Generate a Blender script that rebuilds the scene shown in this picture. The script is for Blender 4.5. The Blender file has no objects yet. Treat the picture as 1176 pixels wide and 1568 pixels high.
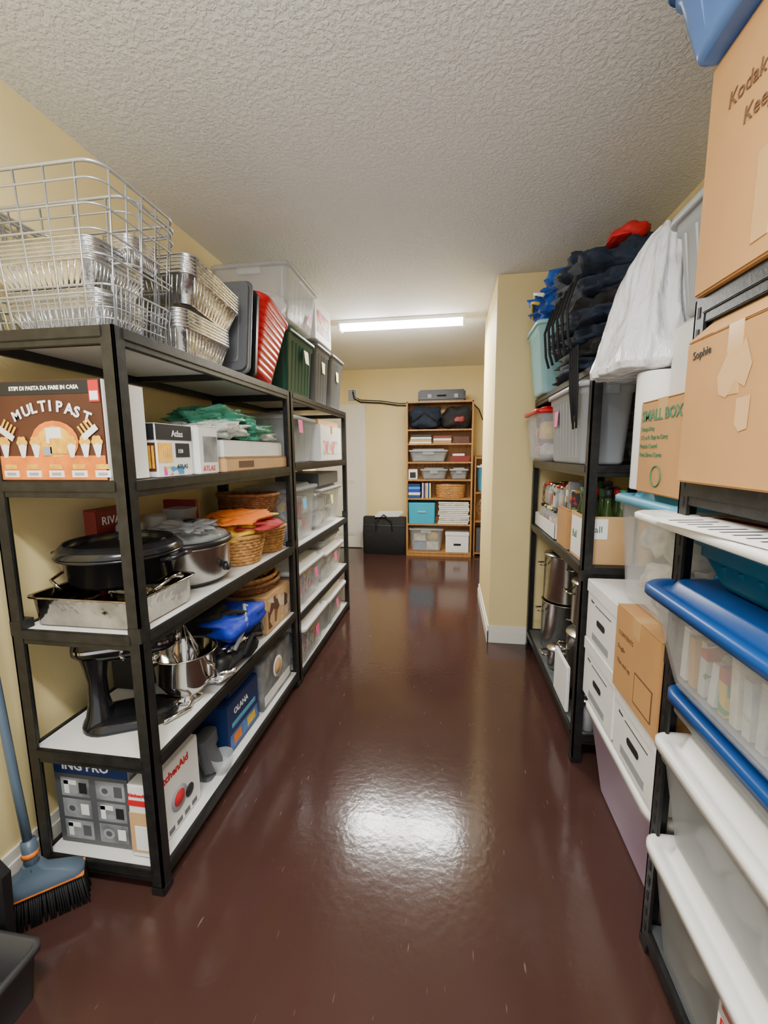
import bpy, bmesh, math, random
from mathutils import Matrix, Vector, noise
random.seed(7)
SC=bpy.context.scene
# ------------------------------------------------------------------ materials
MC={}
def mat(name,col,rough=.5,metal=0,alpha=1,var=0,vs=8,bump=0,bs=60,bd=.002,emit=0,coat=0,stretch=None,spec=.5,col2=None,det=3):
    if name in MC: return MC[name]
    m=bpy.data.materials.new(name);m.use_nodes=True
    nt=m.node_tree;N=nt.nodes;L=nt.links;p=N['Principled BSDF']
    p.inputs['Base Color'].default_value=(*col,1);p.inputs['Roughness'].default_value=rough
    p.inputs['Metallic'].default_value=metal;p.inputs['Alpha'].default_value=alpha
    p.inputs['Specular IOR Level'].default_value=spec
    if coat: p.inputs['Coat Weight'].default_value=coat
    if emit:
        p.inputs['Emission Color'].default_value=(*col,1);p.inputs['Emission Strength'].default_value=emit
    tc=N.new('ShaderNodeTexCoord');mp=N.new('ShaderNodeMapping');L.new(tc.outputs['Object'],mp.inputs[0])
    if stretch: mp.inputs['Scale'].default_value=stretch
    if var or col2:
        n=N.new('ShaderNodeTexNoise');n.inputs['Scale'].default_value=vs;n.inputs['Detail'].default_value=det
        L.new(mp.outputs[0],n.inputs['Vector'])
        r=N.new('ShaderNodeValToRGB');r.color_ramp.elements[0].position=.35;r.color_ramp.elements[1].position=.65
        c2=col2 if col2 else tuple(min(1,c*(1+var)) for c in col)
        c1=col if col2 else tuple(c*(1-var) for c in col)
        r.color_ramp.elements[0].color=(*c1,1);r.color_ramp.elements[1].color=(*c2,1)
        L.new(n.outputs[0],r.inputs[0]);L.new(r.outputs[0],p.inputs['Base Color'])
    if bump:
        n=N.new('ShaderNodeTexNoise');n.inputs['Scale'].default_value=bs;n.inputs['Detail'].default_value=3
        L.new(mp.outputs[0],n.inputs['Vector'])
        b=N.new('ShaderNodeBump');b.inputs['Strength'].default_value=bump;b.inputs['Distance'].default_value=bd
        L.new(n.outputs[0],b.inputs['Height']);L.new(b.outputs[0],p.inputs['Normal'])
    MC[name]=m;return m
def patchwork(name,cols,scale=25,rough=.6):
    if name in MC: return MC[name]
    m=bpy.data.materials.new(name);m.use_nodes=True
    nt=m.node_tree;N=nt.nodes;L=nt.links;p=N['Principled BSDF'];p.inputs['Roughness'].default_value=rough
    tc=N.new('ShaderNodeTexCoord');v=N.new('ShaderNodeTexVoronoi');v.inputs['Scale'].default_value=scale
    L.new(tc.outputs['Object'],v.inputs['Vector'])
    s=N.new('ShaderNodeSeparateColor');L.new(v.outputs['Color'],s.inputs[0])
    r=N.new('ShaderNodeValToRGB');r.color_ramp.interpolation='CONSTANT'
    e=r.color_ramp.elements
    e[0].color=(*cols[0],1);e[1].position=1/len(cols);e[1].color=(*cols[1],1)
    for i,c in enumerate(cols[2:]):
        x=e.new((i+2)/len(cols));x.color=(*c,1)
    L.new(s.outputs[0],r.inputs[0]);L.new(r.outputs[0],p.inputs['Base Color'])
    MC[name]=m;return m
BLK=mat('rack_black_steel',(.018,.018,.018),.40,.3,var=.3,vs=30,bump=.2,bs=120)
BLKP=mat('black_plastic',(.009,.009,.010),.4)
DECK=mat('white_deck_board',(.74,.74,.72),.5,var=.05,vs=5)
GDECK=mat('grey_deck_board',(.09,.10,.105),.6,var=.1)
CARD=mat('cardboard',(.50,.265,.095),.8,var=.05,vs=6,bump=.2,bs=80,bd=.001)
CARD2=mat('cardboard_light',(.62,.38,.175),.8,var=.05,vs=6,bump=.2,bs=80,bd=.001)
TAPE=mat('packing_tape',(.60,.36,.15),.2)
WHITE=mat('white_card',(.84,.84,.82),.55,var=.03)
WPL=mat('white_plastic',(.84,.84,.82),.35)
CLEAR=mat('clear_plastic',(.80,.83,.85),.15,alpha=.26)
CLEARW=mat('cloudy_plastic',(.50,.53,.55),.28,alpha=.45,var=.1,vs=6)
BLUEL=mat('blue_lid',(.006,.060,.25),.35)
BLUEC=mat('clear_blue_plastic',(.13,.28,.70),.2,alpha=.65)
LBLUE=mat('light_blue_lid',(.10,.38,.58),.4)
BBLUE=mat('bright_blue_latch',(.01,.30,.9),.35)
TEAL=mat('teal_plastic',(.006,.085,.14),.4)
AQUA=mat('aqua_plastic',(.32,.62,.66),.4)
TURQ=mat('turquoise_fabric',(.02,.38,.58),.7)
PURP=mat('lilac_plastic',(.60,.46,.70),.45)
RED=mat('red_plastic',(.60,.005,.010),.33)
GREEN=mat('dark_green_plastic',(.005,.06,.035),.4)
GREY=mat('grey_plastic',(.09,.095,.105),.45)
LGREY=mat('light_grey_plastic',(.33,.35,.38),.45)
STEEL=mat('brushed_steel',(.52,.50,.47),.24,1,var=.08,vs=30)
CHROME=mat('chrome',(.55,.53,.50),.1,1)
PANM=mat('pan_steel',(.34,.31,.26),.13,1,var=.35,vs=9,bump=.5,bs=9,bd=.02)  # dark, mottled colour stands in for dark reflections in the chrome
FOIL=mat('aluminium_foil',(.74,.74,.75),.22,1,bump=.6,bs=25,bd=.007)
WIRE=mat('galvanised_wire',(.50,.51,.53),.35,.7)
GLASS=mat('glass',(.75,.8,.8),.05,alpha=.3)
WICK=mat('wicker',(.26,.11,.04),.7,var=.35,vs=40,bump=.5,bs=90,bd=.004)
WICKL=mat('wicker_honey',(.50,.25,.07),.7,var=.3,vs=40,bump=.5,bs=90,bd=.004)
NAVY=mat('navy_fabric',(.010,.018,.038),.85,var=.3,vs=12,bump=.6,bs=18,bd=.012)
BLKF=mat('black_fabric',(.010,.010,.012),.8,bump=.6,bs=18,bd=.01)
BLUF=mat('blue_fabric',(.005,.075,.42),.75,var=.3,vs=10,bump=.6,bs=18,bd=.012)
ROYAL=mat('royal_blue_fabric',(.006,.03,.45),.6,bump=.5,bs=20,bd=.01)
REDF=mat('red_fabric',(.50,.006,.010),.7,bump=.5,bs=20,bd=.01)
ORNF=mat('orange_fabric',(.85,.20,.005),.75,bump=.4,bs=30,bd=.006)
REDB=mat('dark_red_card',(.20,.012,.012),.5)
TRASH=mat('white_trash_bag',(.74,.75,.78),.25,bump=1,bs=26,bd=.02,stretch=(1,1,.35))
GREENB=mat('green_bag_plastic',(.06,.30,.20),.4,bump=1,bs=18,bd=.02)
BAGW=mat('white_bag_plastic',(.62,.66,.62),.35,bump=1,bs=18,bd=.02)
PINK=mat('pink_note',(.95,.12,.35),.6)
YEL=mat('yellow_note',(.90,.85,.25),.6)
BLN=mat('blue_note',(.15,.55,.9),.6)
DARK=mat('dark_print',(.012,.012,.014),.6)
MARK=mat('marker_ink',(.14,.07,.03),.7)
GRNP=mat('green_print',(.05,.18,.09),.6)
REDP=mat('red_print',(.60,.012,.02),.6)
WPR=mat('white_print',(.9,.9,.88),.6)
PAPER=mat('paper_towel',(.88,.88,.87),.9,bump=.3,bs=90)
OAK=mat('oak_wood',(.46,.22,.06),.5,var=.2,vs=7,stretch=(6,6,.5))
DKBRN=mat('dark_brown_print',(.09,.025,.012),.5,var=.3,vs=4)
PASTA=mat('pasta_yellow',(.92,.46,.03),.6,var=.2,vs=40)
ORP=mat('orange_print',(.85,.21,.01),.6,var=.2,vs=15)
NAVB=mat('navy_card',(.009,.028,.12),.45)
GRYB=mat('grey_photo_print',(.22,.23,.24),.5,var=.5,vs=9)
SOFT=[mat('cloth_%d'%i,c,.8,var=.3,vs=20,bump=.4,bs=25,bd=.008) for i,c in enumerate([(.6,.58,.54),(.45,.04,.04),(.04,.20,.08),(.55,.36,.2),(.08,.17,.42),(.72,.68,.56),(.62,.18,.26),(.20,.20,.22),(.8,.5,.05)])]
PATCH=patchwork('assorted_print',[(.6,.08,.25),(.8,.55,.06),(.06,.25,.5),(.7,.7,.65),(.5,.10,.06),(.06,.33,.15)],30)
PATCH2=patchwork('grocery_print',[(.40,.03,.03),(.75,.7,.6),(.45,.25,.08),(.04,.04,.05),(.12,.25,.10)],38)
BROOMG=mat('blue_grey_plastic',(.08,.12,.17),.4)
ROOT=mat('wrapped_goods',(.42,.40,.36),.5,var=.5,vs=14,bump=.5,bs=20,bd=.01)
# ------------------------------------------------------------------ builder
def rr(hx,hy,r,n=4):
    r=max(1e-4,min(r,hx*.999,hy*.999));o=[]
    for cx,cy,a0 in((hx-r,hy-r,0),(-hx+r,hy-r,90),(-hx+r,-hy+r,180),(hx-r,-hy+r,270)):
        for i in range(n+1):
            a=math.radians(a0+90*i/n);o.append((cx+r*math.cos(a),cy+r*math.sin(a)))
    return o
class B:
    def __init__(s,name):
        s.name=name;s.v=[];s.f=[];s.mi=[];s.sm=[];s.mats=[];s.M=Matrix.Identity(4)
    def add(s,vs,fs,m,smooth=False):
        if m not in s.mats: s.mats.append(m)
        k=s.mats.index(m);o=len(s.v)
        s.v.extend([tuple(s.M@Vector(v)) for v in vs])
        for f in fs: s.f.append([i+o for i in f]);s.mi.append(k);s.sm.append(smooth)
    def box(s,x0,x1,y0,y1,z0,z1,m,bev=.003):
        bm=bmesh.new();bmesh.ops.create_cube(bm,size=1)
        dx,dy,dz=x1-x0,y1-y0,z1-z0
        for v in bm.verts: v.co=Vector((x0+dx*(v.co.x+.5),y0+dy*(v.co.y+.5),z0+dz*(v.co.z+.5)))
        bv=min(bev,abs(dx)*.3,abs(dy)*.3,abs(dz)*.3)
        if bv>.0004: bmesh.ops.bevel(bm,geom=bm.edges[:],offset=bv,segments=2,affect='EDGES')
        bm.verts.index_update()
        s.add([v.co[:] for v in bm.verts],[[v.index for v in f.verts] for f in bm.faces],m);bm.free()
    def loft(s,cx,cy,lv,m,c0=True,c1=True,n=4,smooth=True):
        vs=[];fs=[];K=4*(n+1)
        for l in lv:
            z,hx,hy,r=l[:4];ox,oy=(l[4],l[5]) if len(l)>4 else (0,0)
            vs+=[(cx+ox+x,cy+oy+y,z) for x,y in rr(hx,hy,r,n)]
        for j in range(len(lv)-1):
            for i in range(K):
                a=j*K+i;b=j*K+(i+1)%K;fs.append([a,b,b+K,a+K])
        s.add(vs,fs,m,smooth)
        if c0: s.add(vs[:K],[list(range(K))[::-1]],m)
        if c1: s.add(vs[-K:],[list(range(K))],m)
    def lathe(s,cx,cy,pr,m,seg=28,sx=1,sy=1,smooth=True):
        vs=[];fs=[]
        for r,z in pr:
            for i in range(seg):
                a=2*math.pi*i/seg;vs.append((cx+r*sx*math.cos(a),cy+r*sy*math.sin(a),z))
        for j in range(len(pr)-1):
            for i in range(seg):
                a=j*seg+i;b=j*seg+(i+1)%seg;fs.append([a,b,b+seg,a+seg])
        fs.append(list(range(seg))[::-1]);fs.append([(len(pr)-1)*seg+i for i in range(seg)])
        s.add(vs,fs,m,smooth)
    def tube(s,pts,r,m,seg=6,closed=False):
        P=[Vector(p) for p in pts];n=len(P);vs=[];fs=[]
        for i,p in enumerate(P):
            if closed: t=P[(i+1)%n]-P[i-1]
            else: t=P[min(i+1,n-1)]-P[max(i-1,0)]
            t.normalize();up=Vector((0,0,1)) if abs(t.z)<.9 else Vector((1,0,0))
            a=t.cross(up).normalized();b=a.cross(t)
            for k in range(seg):
                q=2*math.pi*k/seg;vs.append(tuple(p+a*r*math.cos(q)+b*r*math.sin(q)))
        R=n if closed else n-1
        for i in range(R):
            for k in range(seg):
                a=i*seg+k;b=i*seg+(k+1)%seg;c=((i+1)%n)*seg+(k+1)%seg;d=((i+1)%n)*seg+k;fs.append([a,b,c,d])
        if not closed: fs.append(list(range(seg)));fs.append([(n-1)*seg+k for k in range(seg)][::-1])
        s.add(vs,fs,m,True)
    def blob(s,cx,cy,cz,hx,hy,hz,m,seed=0,amp=.15,pw=.55,nu=28,nv=18,fr=1.6,flat=True):
        vs=[];fs=[];of=Vector((seed*3.1,seed*1.7,seed*.9))
        sg=lambda x,p: math.copysign(abs(x)**p,x)
        for j in range(nv+1):
            ph=-math.pi/2+math.pi*j/nv
            for i in range(nu):
                th=2*math.pi*i/nu
                d=Vector((sg(math.cos(ph),pw)*sg(math.cos(th),pw),sg(math.cos(ph),pw)*sg(math.sin(th),pw),sg(math.sin(ph),pw)))
                k=1+amp*(noise.noise(d*fr+of)+.5*abs(noise.noise(d*fr*2.5+of)))-amp*.3
                z=d.z*k*hz
                if flat: z=max(z,-hz)
                vs.append((cx+d.x*k*hx,cy+d.y*k*hy,cz+z))
        for j in range(nv):
            for i in range(nu):
                a=j*nu+i;b=j*nu+(i+1)%nu;fs.append([a,b,b+nu,a+nu])
        s.add(vs,fs,m,True)
    def text(s,t,size,P,right,up,m,ex=.0006,bold=0):
        c=bpy.data.curves.new('t','FONT');c.body=t;c.size=size;c.extrude=ex;c.offset=bold;c.resolution_u=2
        o=bpy.data.objects.new('t',c);SC.collection.objects.link(o)
        dg=bpy.context.evaluated_depsgraph_get();me=bpy.data.meshes.new_from_object(o.evaluated_get(dg))
        R=Vector(right).normalized();U=Vector(up).normalized();W=R.cross(U)
        Mx=Matrix((R,U,W)).transposed()
        s.add([tuple(Vector(P)+Mx@v.co) for v in me.vertices],[list(p.vertices) for p in me.polygons],m)
        bpy.data.objects.remove(o);bpy.data.curves.remove(c);bpy.data.meshes.remove(me)
    def done(s):
        me=bpy.data.meshes.new(s.name);me.from_pydata(s.v,[],s.f)
        for m in s.mats: me.materials.append(m)
        me.polygons.foreach_set('material_index',s.mi);me.polygons.foreach_set('use_smooth',s.sm);me.update()
        bm=bmesh.new();bm.from_mesh(me);bmesh.ops.recalc_face_normals(bm,faces=bm.faces[:]);bm.to_mesh(me);bm.free()
        o=bpy.data.objects.new(s.name,me);SC.collection.objects.link(o);return o
# ------------------------------------------------------------------ room
CE=2.6535
WALL=mat('cream_wall_paint',(.86,.705,.345),.6,var=.02,vs=3,bump=.25,bs=90,bd=.002)
TRIM=mat('white_trim',(.84,.82,.74),.35)
def ceilmat():
    m=bpy.data.materials.new('knockdown_ceiling');m.use_nodes=True;nt=m.node_tree;N=nt.nodes;L=nt.links;p=N['Principled BSDF']
    p.inputs['Base Color'].default_value=(.84,.85,.86,1);p.inputs['Roughness'].default_value=.75
    tc=N.new('ShaderNodeTexCoord');n=N.new('ShaderNodeTexNoise');n.inputs['Scale'].default_value=58;n.inputs['Detail'].default_value=4;n.inputs['Roughness'].default_value=.6;n.inputs['Distortion'].default_value=.3
    L.new(tc.outputs['Object'],n.inputs['Vector'])
    r=N.new('ShaderNodeValToRGB');r.color_ramp.elements[0].position=.42;r.color_ramp.elements[1].position=.60
    L.new(n.outputs[0],r.inputs[0]);b=N.new('ShaderNodeBump');b.inputs['Strength'].default_value=.75;b.inputs['Distance'].default_value=.005
    L.new(r.outputs[0],b.inputs['Height']);L.new(b.outputs[0],p.inputs['Normal']);return m
def floormat():
    m=bpy.data.materials.new('glossy_brown_floor_paint');m.use_nodes=True;nt=m.node_tree;N=nt.nodes;L=nt.links;p=N['Principled BSDF']
    tc=N.new('ShaderNodeTexCoord')
    n=N.new('ShaderNodeTexNoise');n.inputs['Scale'].default_value=3;n.inputs['Detail'].default_value=6;L.new(tc.outputs['Object'],n.inputs['Vector'])
    r=N.new('ShaderNodeValToRGB');r.color_ramp.elements[0].color=(.050,.0225,.018,1);r.color_ramp.elements[1].color=(.066,.031,.025,1);L.new(n.outputs[0],r.inputs[0])
    w=None
    for k,(rot,sc) in enumerate([(.5,9),(-.9,7),(1.3,8)]):
        mp=N.new('ShaderNodeMapping');mp.inputs['Rotation'].default_value=(0,0,rot);mp.inputs['Scale'].default_value=(sc*7,.9*sc,1);L.new(tc.outputs['Object'],mp.inputs[0])
        v=N.new('ShaderNodeTexNoise');v.inputs['Scale'].default_value=1.6;v.inputs['Detail'].default_value=1;L.new(mp.outputs[0],v.inputs['Vector'])
        rr_=N.new('ShaderNodeValToRGB');rr_.color_ramp.elements[0].position=.765;rr_.color_ramp.elements[1].position=.81;L.new(v.outputs[0],rr_.inputs[0])
        if w is None: w=rr_.outputs[0]
        else:
            mx=N.new('ShaderNodeMath');mx.operation='MAXIMUM';L.new(w,mx.inputs[0]);L.new(rr_.outputs[0],mx.inputs[1]);w=mx.outputs[0]
    mi=N.new('ShaderNodeMix');mi.data_type='RGBA';L.new(w,mi.inputs[0]);L.new(r.outputs[0],mi.inputs[6]);mi.inputs[7].default_value=(.16,.11,.095,1)
    L.new(mi.outputs[2],p.inputs['Base Color'])
    r2=N.new('ShaderNodeMapRange');r2.inputs[3].default_value=.09;r2.inputs[4].default_value=.18;L.new(n.outputs[0],r2.inputs[0]);L.new(r2.outputs[0],p.inputs['Roughness'])
    b1=N.new('ShaderNodeTexNoise');b1.inputs['Scale'].default_value=38;b1.inputs['Detail'].default_value=5;L.new(tc.outputs['Object'],b1.inputs['Vector'])
    b=N.new('ShaderNodeBump');b.inputs['Strength'].default_value=.20;b.inputs['Distance'].default_value=.003;L.new(b1.outputs[0],b.inputs['Height']);L.new(b.outputs[0],p.inputs['Normal'])
    p.inputs['Specular IOR Level'].default_value=.5
    return m
def slab(name,x0,x1,y0,y1,z0,z1,m,bev=0):
    b=B(name);b.box(x0,x1,y0,y1,z0,z1,m,bev);return b.done()
WX=-1.4466;RX=1.11;YB=6.3175;Y0=-.75
slab('floor',-2.6,1.4,Y0,YB+.1,-.1,0,floormat())
slab('ceiling',-2.6,1.4,Y0,YB+.1,CE,CE+.1,ceilmat())
slab('wall_left',WX-.12,WX,Y0,4.5,0,CE,WALL)
slab('wall_alcove',-2.5,-2.4,4.4,YB,0,CE,WALL)
slab('wall_alcove_return',-2.4,WX-.12,4.4,4.5,0,CE,WALL)
slab('wall_right',RX,RX+.1,Y0,YB,0,CE,WALL)
slab('wall_back',-2.5,RX+.1,YB,YB+.1,0,CE,WALL)
slab('wall_column',.3125,RX,3.195,4.25,0,CE,WALL,.006)
def bboard(name,x0,x1,y0,y1):
    b=B(name);b.box(x0,x1,y0,y1,0,.095,TRIM,.002)
    dx=.006 if x1-x0<.05 else 0;dy=.006 if y1-y0<.05 else 0
    b.box(x0+(dx if x1>0 and x0>.2 else 0),x1-(dx if x1<0 else 0),y0+dy,y1,.095,.135,TRIM,.004);b.done()
bboard('baseboard_left',WX,WX+.015,Y0,4.5)
bboard('baseboard_column_front',.3,RX,3.18,3.195)
bboard('baseboard_column_side',.2975,.3125,3.18,4.25)
bboard('baseboard_back',-1.22,RX,YB-.015,YB)
bboard('baseboard_right',RX-.015,RX,Y0,3.17)
b=B('door_1');dx0,dx1=-2.12,-1.33;YD=YB-.003
b.box(dx0,dx1,YD-.03,YD,.01,2.06,TRIM,.004)
for (a,c) in((dx0+.12,dx0+.36),(dx1-.36,dx1-.07)):
    for (z0,z1) in((.2,.85),(1.0,1.9)):
        b.box(a,c,YD-.038,YD-.028,z0,z1,TRIM,.008)
        b.box(a+.03,c-.03,YD-.045,YD-.035,z0+.03,z1-.03,TRIM,.008)
b.done()
b=B('trim_1')
for x0,x1 in((dx0-.09,dx0),(dx1,dx1+.09)):
    b.box(x0,x1,YB-.022,YB,0,2.15,TRIM,.004);b.box(x0+.02,x1-.02,YB-.03,YB-.02,0,2.15,TRIM,.004)
b.box(dx0-.09,dx1+.09,YB-.024,YB,2.06,2.16,TRIM,.004);b.done()
b=B('wall_cable');pts=[(-1.42,YB-.02,2.34),(-1.40,YB-.02,2.24),(-1.30,YB-.02,2.19),(-1.0,YB-.02,2.17),(-.75,YB-.02,2.13),(-.5,YB-.02,2.12)]
b.tube(pts,.012,BLKP);b.tube([(x,y,z+.03) for x,y,z in pts],.006,BLKP);b.done()
b=B('wall_cable');b.tube([(.33,YB-.02,2.12),(.40,YB-.02,2.05),(.46,YB-.02,1.9)],.008,BLKP);b.done()
b=B('vent_grille');b.box(-1.50,-1.36,YB-.02,YB,2.2,2.38,WPL)
for i in range(8): b.box(-1.49,-1.37,YB-.026,YB-.018,2.215+i*.02,2.223+i*.02,GREY,.001)
b.done()
# ------------------------------------------------------------------ lights
LAMP=mat('lamp_diffuser',(1,.985,.95),.4,emit=18)
def fixture(x0,x1,y,name='ceiling_light'):
    b=B(name)
    b.box(x0,x1,y-.07,y+.07,CE-.03,CE,WPL,.004)
    b.M=Matrix.Translation((0,y,CE-.03))@Matrix.Rotation(math.radians(90),4,'Y')
    b.loft(0,0,[(x0+.015,.045,.06,.03),(x1-.015,.045,.06,.03)],LAMP)
    b.M=Matrix.Identity(4)
    for x in(x0,x1-.02): b.box(x,x+.02,y-.068,y+.068,CE-.085,CE-.02,WPL,.006)
    return b.done()
fixture(-1.03,.12,4.05);fixture(-.7,.5,.1,'ceiling_light')
def area(name,loc,sx,sy,pw,col=(1,.98,.93),rot=(0,0,0)):
    l=bpy.data.lights.new(name,'AREA');l.shape='RECTANGLE';l.size=sx;l.size_y=sy;l.energy=pw;l.color=col
    o=bpy.data.objects.new(name,l);o.location=loc;o.rotation_euler=rot;SC.collection.objects.link(o);return o
area('lamp_far',(-.45,4.05,CE-.10),1.1,.12,70)
area('lamp_near',(-.1,.1,CE-.10),1.1,.12,52)
def fill_point(name,loc,pw,r=.06,col=(1,.985,.95)):
    l=bpy.data.lights.new(name,'POINT');l.energy=pw;l.shadow_soft_size=r;l.color=col
    o=bpy.data.objects.new(name,l);o.location=loc;SC.collection.objects.link(o)
fill_point('far_ceiling_fill',(-.75,4.05,CE-.22),9);fill_point('far_ceiling_fill',(-.2,4.05,CE-.22),9)  # added point lights below the far fixture, brightening the ceiling around it
fill_point('near_ceiling_fill',(-.55,.15,CE-.40),34,.10)  # added unseen fill light to lift the ceiling; no bulb hangs here
w=bpy.data.worlds.new('w');SC.world=w;w.use_nodes=True
w.node_tree.nodes['Background'].inputs[0].default_value=(.96,.985,1,1);w.node_tree.nodes['Background'].inputs[1].default_value=1.5
# ------------------------------------------------------------------ racks
def rack(name,x0,x1,y0,y1,H,shelves,deck,front=1,slots=False,bw=.045):
    b=B(name);p=.042;t=.004
    for sx,x in((1,x0),(-1,x1)):
        for sy,y in((1,y0),(-1,y1)):
            xa,xb=sorted((x,x+sx*p));ya,yb=sorted((y,y+sy*p))
            b.box(xa,xb,*sorted((y,y+sy*t*2)),0,H,BLK,.001)
            b.box(*sorted((x,x+sx*t*2)),ya,yb,0,H,BLK,.001)
            b.box(xa-.003,xb+.003,ya-.003,yb+.003,0,.03,BLKP,.003)
            b.box(xa-.001,xb+.001,ya-.001,yb+.001,.88,.93,BLK,.001)
            if slots:
                for i in range(int(H/.05)):
                    yc=(ya+yb)/2;b.box(x-.0015 if sx>0 else x-.001,x+.0015,yc-.005,yc+.005,.06+i*.05,.085+i*.05,DARK,0)
    for z in shelves:
        for x,s in((x0,1),(x1,-1)):
            b.box(*sorted((x+s*.002,x+s*.022)),y0+.01,y1-.01,z-bw,z-.012,BLK,.002)
            b.box(*sorted((x-s*.003,x+s*.012)),y0+.035,y1-.035,z-bw*.6,z+.004,BLK,.002)
        for y,s in((y0,1),(y1,-1)):
            b.box(x0+.01,x1-.01,*sorted((y+s*.002,y+s*.022)),z-bw,z-.012,BLK,.002)
            b.box(x0+.035,x1-.035,*sorted((y-s*.003,y+s*.012)),z-bw*.6,z+.004,BLK,.002)
        b.box(x0+.014,x1-.014,y0+.014,y1-.014,z-.014,z,deck,.001)
        b.box(x0+.02,x1-.02,(y0+y1)/2-.02,(y0+y1)/2+.02,z-.035,z-.014,BLK,.001)
    return b.done()
L=-.915;LB=-1.375
rack('storage_shelf_rack',LB,L,1.094,2.405,1.805,[1.80,1.37,.90,.485,.09],DECK)
rack('storage_shelf_rack',LB,L,2.415,3.76,1.805,[1.80,1.39,.87,.44,.065],DECK)
rack('storage_shelf_rack',.583,1.05,1.93,3.15,1.805,[1.80,1.385,.94,.14],GDECK)
rack('storage_shelf_rack',.583,1.05,-.15,1.19,1.805,[1.80,1.37,.07],GDECK,slots=True,bw=.055)
# ------------------------------------------------------------------ generic objects
def contents(b,x0,x1,y0,y1,z0,z1,kind,seed):
    rnd=random.Random(seed)
    if kind=='files':
        n=11
        for i in range(n):
            y=y0+(y1-y0)*(i+.5)/n;h=z0+(z1-z0)*rnd.uniform(.55,1);l=rnd.uniform(-.012,.012);d=(y1-y0)/n*.3
            m=rnd.choice([WHITE,WHITE,CARD2,SOFT[5],BAGW,SOFT[2],PATCH])
            vs=[(x,yy+(l if z>z0 else 0),z) for z in(z0,h) for x,yy in((x0,y-d),(x1,y-d),(x1,y+d),(x0,y+d))]
            b.add(vs,[[0,1,2,3],[4,5,6,7],[0,1,5,4],[1,2,6,5],[2,3,7,6],[3,0,4,7]],m)
        return
    pal={'mix':SOFT,'white':[SOFT[0],SOFT[5],WHITE,BAGW,ROOT],'toy':[PATCH,SOFT[1],SOFT[4],SOFT[8],SOFT[6],SOFT[5]],'grey':[SOFT[0],SOFT[7],WHITE,ROOT]}[kind]
    nx=2;ny=max(2,int((y1-y0)/.12));nz=2
    for i in range(nx):
        for j in range(ny):
            for k in range(nz):
                hx=(x1-x0)/nx/2;hy=(y1-y0)/ny/2;hz=(z1-z0)/nz/2*rnd.uniform(.75,.98)
                cx=x0+hx*(2*i+1);cy=y0+hy*(2*j+1);cz=z0+(z1-z0)/nz*k+hz
                m=rnd.choice(pal)
                if rnd.random()<.6: b.blob(cx,cy,cz,hx*.95,hy*.95,hz,m,rnd.random()*50,.35,.7,16,10,2.2)
                else: b.box(cx-hx*.9,cx+hx*.9,cy-hy*.9,cy+hy*.9,cz-hz,cz+hz*.9,m,.006)
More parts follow.
